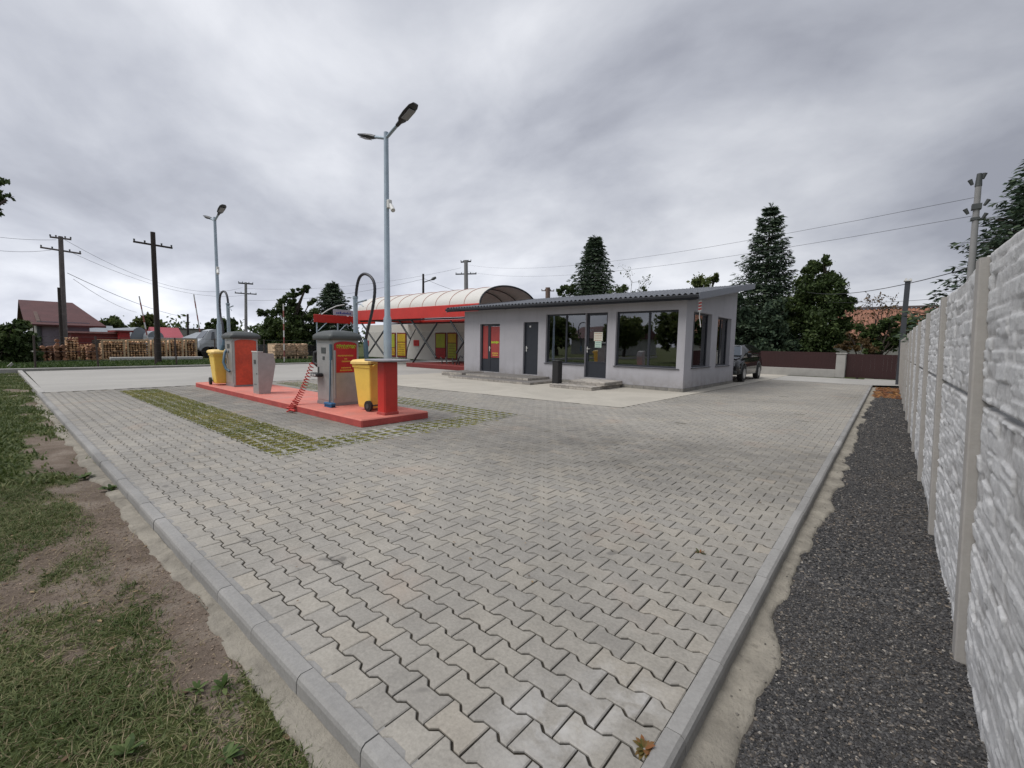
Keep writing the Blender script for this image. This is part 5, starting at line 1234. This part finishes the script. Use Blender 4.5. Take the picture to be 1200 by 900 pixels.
mb=MB();mb.prism([(r0.x,44,rt-.05),(r0.x,49,e0),(r0.x,49,e0-.1),(r0.x,44,rt-.15)],(r1.x-r0.x,0,0));mb.box(r0.x,r1.x,43.85,44.15,rt,rt+.14);build('ridge',mb,M['roofdark'],t)
mb=MB();mb.box(r0.x+.4,r1.x-.4,39.5,48.6,0,e0-.12);build('wall',mb,M['greywall'],t)
# steel post at the fence end
c=at(1053.5,438,Y=25.2);t=thing('steel_post','tall square grey steel post at the far end of the concrete fence','post',(c.x,25.2,0))
zt=at(1060,330,Y=25.2).z;mb=MB();mb.box(c.x-.09,c.x+.09,25.1,25.3,-.1,zt);build('shaft',mb,simple('grey_post_paint',(.055,.06,.07),.5,.2,var=.08),t)
mb=MB();mb.box(c.x-.13,c.x+.13,25.05,25.35,zt,zt+.05);mb.box(c.x-.1,c.x-.03,25.1,25.2,zt+.05,zt+.12);mb.box(c.x+.04,c.x+.12,25.1,25.2,zt+.05,zt+.1);build('cap',mb,M['white'],t)
# SUV behind the office
def car():
    t=thing('parked_car','black off-road car with sky reflection painted silver on its hood parked behind the office corner','car',(-5.65,22,.006))
    x0,x1=-6.55,-4.72;xc=(x0+x1)/2;hw=(x1-x0)/2
    def sec(y,hb,ht,zb,zt,rd=.06):
        pr=[(-hb,zb+rd),(-hb+rd,zb),(hb-rd,zb),(hb,zb+rd),(hb,(zb+zt)*.5+.05),(ht,zt-rd),(ht-rd*1.4,zt),(-ht+rd*1.4,zt),(-ht,zt-rd),(-hb,(zb+zt)*.5+.05)]
        return [(xc+a,y,z) for a,z in pr]
    mb=MB();mb.loft([sec(y,hb,ht,zb,zt) for y,hb,ht,zb,zt in ((20.02,.80,.70,.42,.78),(20.08,.86,.78,.34,.92),(20.35,.90,.82,.30,.97),(21.2,.91,.84,.28,1.04),(22.2,.915,.86,.28,1.06),(23.6,.915,.86,.28,1.08),(24.4,.90,.84,.32,1.08),(24.62,.84,.80,.42,.98))]);body=build('body',mb,M['carbody'],t)
    mb=MB();mb.loft([sec(y,hb,ht,zb,zt,.05) for y,hb,ht,zb,zt in ((21.0,.84,.80,1.00,1.04),(21.55,.84,.66,1.0,1.50),(21.9,.84,.67,1.0,1.60),(23.6,.84,.67,1.0,1.60),(24.35,.82,.66,1.0,1.50),(24.55,.80,.74,1.0,1.08))]);cab=build('cabin',mb,M['carbody'],t)
    # windscreen with pale surround
    a=[Vector((xc-.74,21.03,1.09)),Vector((xc+.74,21.03,1.09)),Vector((xc+.60,21.53,1.49)),Vector((xc-.60,21.53,1.49))];n_=Vector((0,-.62,.78))
    mb=MB();mb.prism([p+n_*.03 for p in a],n_*.012);build('windscreen',mb,M['skyglass'],cab)
    mb=MB()
    for p,q in ((a[0],a[3]),(a[1],a[2]),(a[3],a[2])): mb.tube([p+n_*.04,q+n_*.04],.028,6)
    build('windscreen_frame',mb,M['carsilver'],cab)
    for y0,y1 in ((21.75,22.75),(22.85,23.7)):
        mb=MB();mb.prism([(x1-.075,y0-.18 if y0<22 else y0,1.12),(x1-.075,y1,1.12),(x1-.205,y1,1.48),(x1-.205,y0+.05,1.48)],(.012,0,.004));build('side_window',mb,M['mirrorg'],cab)
    mb=MB();mb.prism([(xc-.78,20.2,.975),(xc+.78,20.2,.975),(xc+.76,20.95,1.055),(xc-.76,20.95,1.055)],(0,-.004,.018));build('hood',mb,M['carsilver'],t)  # silver plate paints in the sky reflected on the black hood
    mb=MB();mb.box(xc-.5,xc+.5,20.0,20.05,.58,.80,bev=.015);build('grille',mb,M['lid'],t)
    for s_ in (-1,1):
        mb=MB();mb.box(xc+s_*.60-.15,xc+s_*.60+.15,20.0,20.1,.66,.84,bev=.03);build('headlight',mb,M['carsilver'],t)
        mb=MB();mb.box(xc+s_*.98-.09,xc+s_*.98+.09,21.35,21.45,1.05,1.22,bev=.03);build('mirror',mb,M['carbody'],t)
    mb=MB();mb.box(xc-.85,xc+.85,19.94,20.04,.36,.50,bev=.03);build('bumper',mb,M['lid'],t)
    for sy in (20.85,23.65):
        for s_ in (-1,1):
            mb=MB();x=xc+s_*.84;mb.tube([(x-.10,sy,.36),(x+.10,sy,.36)],.355,24,smooth=False);wv=build('wheel',mb,M['tyre'],t)
            mb=MB();mb.tube([(x+s_*.095,sy,.36),(x+s_*.112,sy,.36)],.21,14,smooth=False);build('rim',mb,M['carsilver'],wv)
    mb=MB();mb.box(x1-.035,x1-.005,21.2,23.3,.30,.36,bev=.01);build('side_step',mb,M['carsilver'],t)
    for sy in (20.85,23.65):
        mb=MB();mb.tube([(x1-.02,sy+.45*math.cos(a),.36+.45*math.sin(a)) for a in [PI*k/10 for k in range(11)]],.035,6);build('arch_trim',mb,M['lid'],t)
    return t
car()
# ================================================================== POLES AND WIRES
def pole(name,label,base,top,r0,r1,mat,arms,group=None,cat='utility pole',extra=None):
    t=thing(name,label,cat,tuple(base),group);B=Vector(base);T=Vector(top);mb=MB();mb.tube([B-Vector((0,0,.2)),B.lerp(T,.5),T],[r0,(r0+r1)/2,r1],10);build('shaft',mb,mat,t)
    for (u,half,dirv,th) in arms:
        c=B.lerp(T,u);d_=Vector(dirv).normalized();mb=MB();mb.tube([c-d_*half,c+d_*half],th,6);ar=build('crossarm',mb,mat if mat is not M['polecon'] else M['darksteel'],t)
        mb=MB()
        for s_ in (-1,-.45,.45,1):
            q=c+d_*half*s_*.95;mb.tube([q,q+Vector((0,0,th+.10))],[.03,.045],6)
        build('insulators',mb,M['lid'],ar)
    return t
a=at(186,426,Z=0.);pole('wooden_pole','dark tarred wooden pole with one crossarm behind the low white wall',(a.x,a.y,0),at(179,272,X=a.x),.145,.11,M['polewood'],[(.905,.85,(0,1,-.03),.055)])
X1=-42.;a=at(75,398,X=X1);b_=at(71,277,X=X1);pole('wooden_pole','weathered grey wooden pole with two crossarms in front of the old house',(a.x,a.y,0),b_,.17,.12,M['polegrey'],[(.885,.95,(0,1,-.05),.06),(.985,.5,(0,1,.02),.06)])
a=at(72,400,X=X1+.6);b_=at(69,337,X=X1+.6);pole('wooden_pole','short dark prop pole leaning against the weathered grey pole',(a.x,a.y,0),b_,.10,.08,M['polewood'],[])
X2=-58.;a=at(288,400,X=X2);b_=at(288,331,X=X2);pole('concrete_pole','pale concrete pole with small crossarms seen between kiosk and trees',(a.x,a.y,0),b_,.19,.14,M['polecon'],[(.84,1.1,(.3,1,0),.07),(.985,.75,(.3,1,0),.09)])
a=at(220,400,X=-75);b_=at(220,368,X=-75);pole('wooden_pole','distant thin dark pole above the grey roofs on the left',(a.x,a.y,0),b_,.16,.12,M['polewood'],[])
a=at(547,400,d=48);b_=at(546,305,d=48);pole('concrete_pole','concrete pole with staggered arms behind the white barrel roof',(a.x,a.y,0),b_,.26,.2,M['polecon'],[(.985,.55,(.7,.7,.1),.08),(.86,1.1,(.7,.7,.05),.07)])
a=at(496,400,d=46);b_=at(496,321,d=46);pp=pole('lamp_pole','thin pole with one angled street lamp behind the white barrel roof',(a.x,a.y,0),b_,.14,.10,M['polewood'],[],cat='lamp pole')
q=at(496,331,d=46);q2=at(505,328,d=46);q3=at(511,325,d=46);mb=MB();mb.tube([q,q2],.05,6);ar=build('arm',mb,M['lid'],pp);mb=MB();mb.tube([q2,q2.lerp(q3,.5),q3],[.06,.16,.10],8);build('lamp_head',mb,M['lid'],ar)
a=at(642,400,d=44);b_=at(642,337,d=44);pole('wooden_pole','brown pole top with a short crossarm poking over the office roof',(a.x,a.y,0),b_,.26,.24,simple('brown_pole',(.15,.105,.085),.9),[(.955,.62,(.7,.7,0),.05)])
c=at(1141,325,d=15);b_=at(1147,213,d=15);t_=pole('concrete_pole','pale concrete pole standing just beyond the concrete fence on the right',(c.x,c.y,-.1),b_,.085,.055,M['polecon'],[])
mb=MB();T=Vector(b_);mb.box(T.x-.075,T.x+.09,T.y-.08,T.y+.08,T.z-.62,T.z-.50);mb.box(T.x-.07,T.x+.08,T.y-.07,T.y+.07,T.z-.86,T.z-.80);mb.tube([T+Vector((0,0,-.1)),T+Vector((0,0,.18))],[.07,.05],6);build('clamp',mb,M['lid'],t_)
mb=MB()
for u,v in ((.13,-.55),(-.12,-.7),(.12,-.85),(.06,.05),(-.1,-.05)): mb.tube([T+Vector((u,0,v)),T+Vector((u*1.5,0,v+.12))],[.03,.045],6)
build('insulators',mb,M['lid'],t_)
WM=simple('wire_black',(.03,.03,.035),.6,var=0,bump=0)
def wire(label,p,q,sag=.4,r=.012):
    p=Vector(p);q=Vector(q);pts=[p.lerp(q,i/16)+Vector((0,0,-sag*4*(i/16)*(1-i/16))) for i in range(17)]
    mb=MB();mb.tube(pts,r,5);o=build('overhead_wire',mb,WM,origin=tuple(p));return setprops(o,label,'wire','overhead power and telephone wires')
T=Vector(b_)
wire('upper wire from the right concrete pole across the sky over the office',at(1144,231,d=15),at(546,310,d=48),.9,.005)
wire('second wire just below the upper one from the right concrete pole',at(1140,253,d=15),at(547,318,d=48),.9,.005)
wire('thick low cable crossing behind the steel post to the right concrete pole',at(1143,312,d=15),at(930,338,d=36),.5,.012)
wire('thin cable near the roofline running behind the bare tree',at(1120,348,d=24),at(900,345,d=40),.4,.008)
wire('wire from the lamp pole behind the barrel roof down to the left',at(496,327,d=46),at(290,352,X=X2),.6,.012)
wire('wire between lamp pole and staggered-arm pole behind the barrel roof',at(496,326,d=46),at(545,344,d=48),.1,.014)
wire('highest wire sloping from the two-arm wooden pole to the left edge',at(66,281,X=X1),at(-60,268,X=X1),.2,.010)
wire('wire from the top of the two-arm pole across to the concrete pole',at(76,281,X=X1),at(284,337,X=X2),1.6,.010)
wire('lower wire from the crossarm of the two-arm pole to the concrete pole',at(84,296,X=X1),at(292,345,X=X2),1.2,.010)
wire('thick telephone cable sloping down from the two-arm pole past the dark pole',at(79,320,X=X1),at(222,372,X=-75),.5,.018)
wire('steeper telephone wire dropping from the two-arm pole towards the roofs',at(86,327,X=X1),at(160,366,X=-60),.3,.012)
wire('wire from the two-arm pole crossarm out of the left edge',at(60,293,X=X1),at(-60,283,X=X1),.3,.010)
wire('long wire from the concrete pole on the left to the staggered-arm pole',at(288,338,X=X2),at(540,314,d=48),.8,.009)
# thin red and white barrier booms / striped rods
def rod(label,p,q,r=.05):
    t=thing('striped_rod',label,'rod',tuple(p));p=Vector(p);q=Vector(q);mb=MB();n_=9
    for i in range(n_): mb.tube([p.lerp(q,i/n_),p.lerp(q,(i+1)/n_)],r,6,mi=i%2)
    build('shaft',mb,[M['white'],simple('faded_red',(.30,.10,.09),.6)],t);return t
a=at(176,400,X=-48);rod('faded red and white rod leaning left behind the dark wooden pole',(a.x,a.y,0),at(163,347,X=-48))
a=at(238,400,X=-48);rod('faded red and white rod leaning left beside the far lamp post',(a.x,a.y,0),at(227,345,X=-48))
a=at(333,416,X=-28.2);rod('thin red-topped rod standing on the verge in front of the wide tree',(a.x,a.y,0),at(332,356,X=-28.2),.035)
# ================================================================== LEFT BACKGROUND
def bx(p0,p1,X,dx,z0=None):   # box whose face at plane X spans photo pixels p0 (top-left) .. p1 (bottom-right)
    a=at(*p0,X=X);b=at(*p1,X=X);return (X-dx,X,a.y,b.y,(b.z if z0 is None else z0),a.z)
# old house
HX=-47.;g0=at(47,372,X=HX);g1=at(112,372,X=HX);rdg=at(17,351,X=HX-5.5)
t=thing('old_house','old house with maroon tiled roof, brown gable and lilac side wall at far left','house',(HX-5,(g0.y+g1.y)/2,0))
ze=at(47,376,X=HX).z;y0,y1=g0.y,g1.y;xa,xb=HX-11,HX;xm=(xa+xb)/2
zr=at(25,351,Y=y0).z if False else ze+ (at(20,351,X=xm).z-at(47,376,X=HX).z)
y1=at(104,372,X=HX).y
mb=MB();mb.box(xb-.25,xb,y0,y1,0,ze-.02);mb.box(xa,xa+.25,y0,y1,0,ze-.02);mb.box(xa+.25,xb-.25,y1-.25,y1,0,ze-.02);build('wall',mb,M['lilac'],t)
mb=MB();mb.box(xa,xb-.0,y0-.2,y0-.002,0,ze-.02);build('gable_wall',mb,M['greywall'],t)
mb=MB();mb.prism([(xa,y0-.2,ze),(xb,y0-.2,ze),(xm,y0-.2,zr-.1)],(0,.2,0));build('gable',mb,M['brownwood'],t)
y1=at(104,372,X=HX).y;yh=at(85,357,X=xm).y
mb=MB();ov=.5
mb.add([(xb+ov,y0-.8,ze-.25),(xb+ov,y1+.9,ze-.25),(xm,yh,zr),(xm,y0-.8,zr)],[(0,1,2,3)]);mb.add([(xa-ov,y0-.8,ze-.25),(xa-ov,y1+.9,ze-.25),(xm,yh,zr),(xm,y0-.8,zr)],[(3,2,1,0)]);mb.add([(xb+ov,y1+.9,ze-.25),(xa-ov,y1+.9,ze-.25),(xm,yh,zr)],[(0,1,2)])
ro=build('roof',mb,M['roofred'],t,fix=False);sm=ro.modifiers.new('s','SOLIDIFY');sm.thickness=.14
for (yy,zz_,w_,h_) in ((y0+1.,1.3,.9,1.),(y0+1.2,3.0,.8,.8)):
    pass
for px,py in ((43,380),(44,398)):
    a=at(px-4,py,Y=y0-.2);mb=MB();mb.box(a.x-.4,a.x+.5,y0-.24,y0-.205,a.z-.8,a.z);w_=build('window',mb,M['brownwood'],t);mb=MB();mb.box(a.x-.33,a.x+.43,y0-.25,y0-.243,a.z-.73,a.z-.07);build('pane',mb,M['mirrorg'],w_)
mb=MB();mb.tube([(xb+.1,y0-.1,0),(xb+.1,y0-.1,ze-.2)],.12,8);build('downpipe',mb,M['lid'],t)
# shed, roofs and other far buildings: each a small building with wall and roof
def shed(name,label,p0,p1,X,dep,wallm,roofm,shape='flat',rise=.6,cat='shed'):
    x0,x1,y0,y1,z0,z1=bx(p0,p1,X,dep,0.);t=thing(name,label,cat,((x0+x1)/2,(y0+y1)/2,0));zw=z1-(rise if shape!='flat' else .12)
    mb=MB();mb.box(x0,x1,y0,y1,0,zw-.01);wl=build('wall',mb,wallm,t)
    mb=MB()
    if shape=='flat': mb.box(x0-.1,x1+.15,y0-.2,y1+.2,zw,z1)
    elif shape=='gable': ym=(y0+y1)/2;mb.prism([(x1+.2,y0-.2,zw),(x1+.2,y1+.2,zw),(x1+.2,ym,z1)],(-(x1-x0)-.4,0,0))
    elif shape=='gable2': xm_=(x0+x1)/2;mb.prism([(x0-.3,y0-.2,zw),(x1+.3,y0-.2,zw),(xm_,y0-.2,z1+.3)],(0,y1-y0+.4,0))
    elif shape=='arch':
        n=12;ym=(y0+y1)/2;mb.prism([(x1+.2,ym-(y1-y0)/2*math.cos(PI*i/n),zw+rise*math.sin(PI*i/n)) for i in range(n+1)],(-(x1-x0)-.4,0,0))
    elif shape=='mono': mb.prism([(x1+.2,y0-.2,zw),(x1+.2,y1+.2,z1),(x1+.2,y1+.2,z1-.15),(x1+.2,y0-.2,zw-.13)],(-(x1-x0)-.4,0,0))
    build('roof',mb,roofm,t)
    if shape!='arch':
        mb=MB();n=max(1,int((y1-y0)/3))
        for i in range(n):
            yy=y0+(i+.5)*(y1-y0)/n;q=MB();q.box(x1+.002,x1+.03,yy-.4,yy+.4,zw*.35,zw*.72);build('window',q,M['mirrorg'],t)
    return t
shed('red_shed','long low red corrugated shed behind the stacked firewood',(83,388),(147,405),-44,4,M['darkred'],simple('pinkish_roof_edge',(.38,.20,.19),.7),cat='shed')
o=shed('red_shed','short bright red cabin at the right end of the long red shed',(139,387),(153,405),-43.3,3,simple('bright_red_wall',(.35,.02,.02),.5),M['darkred'])
shed('arched_hall','pale blue-white hall with a curved roof behind the firewood crates',(150,383),(176,405),-52,14,M['bluewhite'],M['roofgrey'],'arch',1.6,'hall')
shed('arched_hall','lower pale hall with a flat curved roof just right of the taller arched one',(172,387.5),(192,405),-50,12,M['bluewhite'],M['roofgrey'],'arch',.6,'hall')
shed('pink_roof_house','house with a bright pink-red roof behind the dark wooden pole',(188,386),(219,402),-60,8,M['bluewhite'],M['pink'],'gable2',2.0,'house')
shed('long_barn','long barn with dark brown roof beyond the pink-roofed house',(196,384),(250,400),-78,9,M['greywall'],M['roofdark'],'flat',1.2,'barn')
shed('grey_house','light-walled house with pale grey roof left of the tall arched hall',(110,384),(138,400),-62,8,M['bluewhite'],M['roofgrey'],'gable2',1.6,'house')
shed('dark_shelter','dark teal open shelter with a sloping grey roof behind the truck',(206,388),(250,412),-43,5,M['teal'],M['roofgrey'],'mono',1.35,'shelter')
# low white wall
mb=MB();x0,x1,y0,y1,z0,z1=bx((129,417),(238,424),-33.6,.25,0.);mb.box(x0,x1,y0,y1,0,.28,bev=.02);setprops(build('low_wall',mb,M['barrier'],origin=(x1,(y0+y1)/2,0)),'low whitewashed concrete wall in front of the firewood crates','wall')
# firewood
rl=random.Random(5)
def woodpile(label,p0,p1,X,dep,kind='split',rough=.25,group=None):
    x0,x1,y0,y1,z0,z1=bx(p0,p1,X,dep,0.)
    t=thing('firewood_stack' if kind!='crate' else 'firewood_crate',label,'firewood',(x1,(y0+y1)/2,0),group);mb=MB();s=.15 if kind!='log' else .22
    nz=max(2,int(z1/s*1.15));ny=int((y1-y0)/s*1.1)
    for i in range(ny):
        yy=y0+(i+.5)*(y1-y0)/ny;zt=z1*(1-rough*abs(2*(i+.5)/ny-1)**2*1.0)
        for j in range(nz):
            z=(j+.5)*z1/nz
            if z>zt:continue
            r=s*.5*rl.uniform(.75,1.1);dxx=rl.uniform(-.08,.08);n=rl.choice((3,4,5)) if kind!='log' else 8;a0=rl.uniform(0,6)
            P=[(x1+dxx,yy+r*math.cos(a0+2*PI*k/n)+rl.uniform(-.02,.02),max(.01,z+r*math.sin(a0+2*PI*k/n))) for k in range(n)]
            mb.prism(P,(-.5,0,0),0,rl.random())
    mb.box(x0,x1-.35,y0+.1,y1-.1,.02,z1*(1-rough)*.9,0,.3)
    build('logs',mb,M['firewood'] if kind!='log' else M['log'],t,rnd=True,fix=False)
    if kind=='crate':
        fr=MB()
        for yy in (y0,y1-.09): fr.box(x1+.09,x1+.13,yy,yy+.09,0,z1+.05)
        fr.box(x1+.09,x1+.13,y0+.092,y1-.092,z1-.02,z1+.06);fr.box(x1+.09,x1+.13,y0+.092,y1-.092,.02,.10)
        for xx in (x0,x1): fr.box(xx-.05,xx+.0,y0,y1,z1+.062,z1+.09)
        build('crate_frame',fr,M['crate'],t)
    return t
gpx=[(118,147),(148,176),(177,196),(197,215),(216,231)]
for i,(a,b) in enumerate(gpx):
    lab=['slatted crate of split firewood nearest the rounded log pile','second firewood crate from the left, behind the low wall','firewood crate directly behind the dark tarred pole','firewood crate just right of the dark tarred pole','last firewood crate beside the white truck'][i]
    woodpile(lab,(a,399.5-.3*i),(b,421),-36.5,1.6,'crate',.03,'crates of split firewood in a row')
woodpile('wide low stack of brown bark logs at the left end of the woodyard',(40,405),(62,421),-36.3,1.5,'log',.03,'loose log stacks in the woodyard')
woodpile('middle brown log stack under the rounded heap',(62,404),(80,421),-36.1,1.5,'log',.03,'loose log stacks in the woodyard')
woodpile('rounded heap of brown logs on top behind the low stacks',(57,397),(78,410),-37.5,1.2,'log',.6,'loose log stacks in the woodyard')
woodpile('tall stack of split orange firewood in front of the red shed',(76,395),(94,421),-37.2,1.5,'split',.05,'loose log stacks in the woodyard')
woodpile('short orange-brown stack right of the tall split stack',(94,403),(108,421),-36.8,1.5,'split',.06,'loose log stacks in the woodyard')
woodpile('rounded end-on pile of dark logs beside the first crate',(100,403),(119,421),-35.8,1.4,'log',.35,'loose log stacks in the woodyard')
# pale blocks of packed firewood right of the truck
for i,(a,b) in enumerate(((322,333),(334,347),(348,361))):
    lab=['left block of palletised pale firewood under the wide tree','middle block of palletised pale firewood under the wide tree','right block of palletised pale firewood under the wide tree'][i]
    x0,x1,y0,y1,z0,z1=bx((a,403),(b,417),-32.5,1.2,0.);t=thing('firewood_pallet',lab,'firewood',(x1,(y0+y1)/2,0),'pallets of wrapped firewood');mb=MB()
    for k in range(90):
        yy=rl.uniform(y0+.05,y1-.05);z=rl.uniform(.45,z1-.05);r=rl.uniform(.07,.13);mb.prism([(x1+rl.uniform(-.02,.05),yy+r*math.cos(q),z+r*.8*math.sin(q)) for q in (0,1.4,2.6,4,5.1)],(-.4,0,0),0,rl.random())
    mb.box(x0,x1-.06,y0,y1,.40,z1,0,.8);build('logs',mb,simple('pale_wrapped_wood',(.50,.36,.24),.8,var=.25,scale=3,rnd=.35),t,rnd=True)
    mb=MB()
    for zz_ in (.28,.36): mb.box(x0,x1,y0,y1,zz_,zz_+.03)
    for yy in (y0,(y0+y1)/2,y1-.1): mb.box(x0,x1,yy,yy+.1,0,.28)
    build('pallet',mb,M['crate'],t)
# dark board fence behind the pallets
x0,x1,y0,y1,z0,z1=bx((296,404),(372,415),-38,.1,0.);t=thing('board_fence','dark grey board fence behind the pale firewood pallets','fence',(x1,(y0+y1)/2,0));mb=MB();y=y0
while y<y1: mb.box(x1-.03,x1,y,y+.24,.1,z1+random.uniform(-.04,.04));y+=.26
build('boards',mb,simple('dark_grey_boards',(.07,.07,.075),.8,rnd=.2),t,rnd=True);mb=MB();mb.box(x1-.08,x1-.035,y0,y1,.4,.5);mb.box(x1-.08,x1-.035,y0,y1,z1-.35,z1-.25);build('rail',mb,M['darksteel'],t)
# wire fence along the verge
t=thing('wire_fence','rusty wire fence on thin posts along the verge beyond the road','fence',(-27.6,10,0))
for px in (41,115,182,207,252,310,372):
    a=at(px,425,X=-27.6);mb=MB();mb.tube([(-27.6,a.y,-.05),(-27.6+random.uniform(-.03,.03),a.y+random.uniform(-.04,.04),1.45)],.035,6);build('post',mb,simple('rusty_post',(.06,.045,.04),.8),t)
mb=MB();ya=at(41,425,X=-27.6).y;yb=at(372,425,X=-27.6).y
for z in (.35,.75,1.15,1.4): mb.tube([(-27.6,ya,z),(-27.6,yb,z)],.006,4)
build('wire',mb,WM,t)
# concrete edge piece by the bush
p=at(8,432,Z=.1);q=at(16,424,Z=.25);mb=MB();mb.prism([at(0,436,X=-29),at(14,424.5,X=-29),at(16,427,X=-29),at(3,439,X=-29)],(-.3,0,0));setprops(build('concrete_slab',mb,M['concrete'],origin=(-29,at(8,432,X=-29).y,0)),'tilted broken concrete slab lying by the bush at the left edge','slab')
# small lorry
def lorry():
    X=-39.;a=at(213,421,X=X);b=at(256,421,X=X);y0,y1=a.y,b.y;yc=y0+(y1-y0)*.50
    t=thing('flatbed_lorry','small white flatbed lorry with a dark load bed beside the firewood','lorry',(X-1,(y0+y1)/2,0))
    mb=MB();secs=[]
    for y,zb,zt,hw in ((yc,.55,1.25,.85),(yc+.25,.5,1.45,.9),(yc+.7,.5,2.05,.88),(yc+1.0,.5,2.15,.86),(y1,.5,2.15,.86)):
        secs.append([(X-1+sx*hw*(1 if z<zt else .88),y,z) for sx,z in ((-1,zb),(1,zb),(1,zb+(zt-zb)*.55),(1,zt),(-1,zt),(-1,zb+(zt-zb)*.55))])
    mb.loft(secs,0,.5,False);cab=build('cab',mb,M['bluewhite'],t)
    mb=MB();mb.prism([(X-.11,yc+.75,1.35),(X-.11,y1-.15,1.35),(X-.16,y1-.15,1.95),(X-.16,yc+.85,1.95)],(.02,0,0));build('side_window',mb,M['mirrorg'],cab)
    mb=MB();mb.prism([(X-1.75,yc+.24,1.46),(X-.25,yc+.24,1.46),(X-.32,yc+.66,2.0),(X-1.68,yc+.66,2.0)],(0,-.02,.015));build('windscreen',mb,M['mirrorg'],cab)
    mb=MB();mb.box(X-1.9,X-.1,y0-1.5,yc-.1,.75,.85);mb.box(X-.14,X-.1,y0-1.5,yc-.1,.85,1.45);mb.box(X-1.9,X-1.86,y0-1.5,yc-.1,.85,1.45);build('load_bed',mb,M['bluewhite'],t)
    mb=MB();mb.box(X-1.8,X-.2,y0-1.4,yc-.2,.35,.75);build('chassis',mb,M['black'],t)
    for y in (y0-.7,yc+.5,y1-.3):
        for xx in (X-1.85,X-.25):
            mb=MB();mb.tube([(xx,y,.42),(xx+.2,y,.42)],.42,18,smooth=False);build('wheel',mb,M['tyre'],t)
    return t
lorry()
# ================================================================== behind the camera: the neighbourhood mirrored in the office windows
for (x,y,h,lab) in ((-17,-14,4.8,'leafy tree beyond the verge mirrored in the right office window'),(-30,-26,6,'tall leafy tree beyond the verge mirrored in the middle of the office windows'),(-36,-19,5,'leafy tree beyond the verge mirrored in the left office window'),(-47,-28,6.5,'leafy tree beyond the verge mirrored near the entrance door glass'),(-11,-18,4.6,'smaller leafy tree beyond the verge mirrored at the right window edge')):
    B=Vector((x,y,-.1));lb=[(B+Vector((random.uniform(-1.6,1.6),random.uniform(-1.6,1.6),h*random.uniform(.4,.92))),random.uniform(1.,1.9)) for _ in range(9)]
    tree('street_tree',lab,B,lb,LG2,n=60,ls=.2,cl=12,trunk_r=.2)
t=thing('mirrored_house','house with a red roof behind the viewpoint, seen only as a window reflection','house',(-40,-40,0))
mb=MB();mb.box(-46,-34,-44,-36,-.1,2.6);build('wall',mb,M['greywall'],t);mb=MB();mb.prism([(-46.5,-35.5,2.6),(-46.5,-44.5,2.6),(-46.5,-40,4.8)],(13,0,0));build('roof',mb,M['roofred'],t)
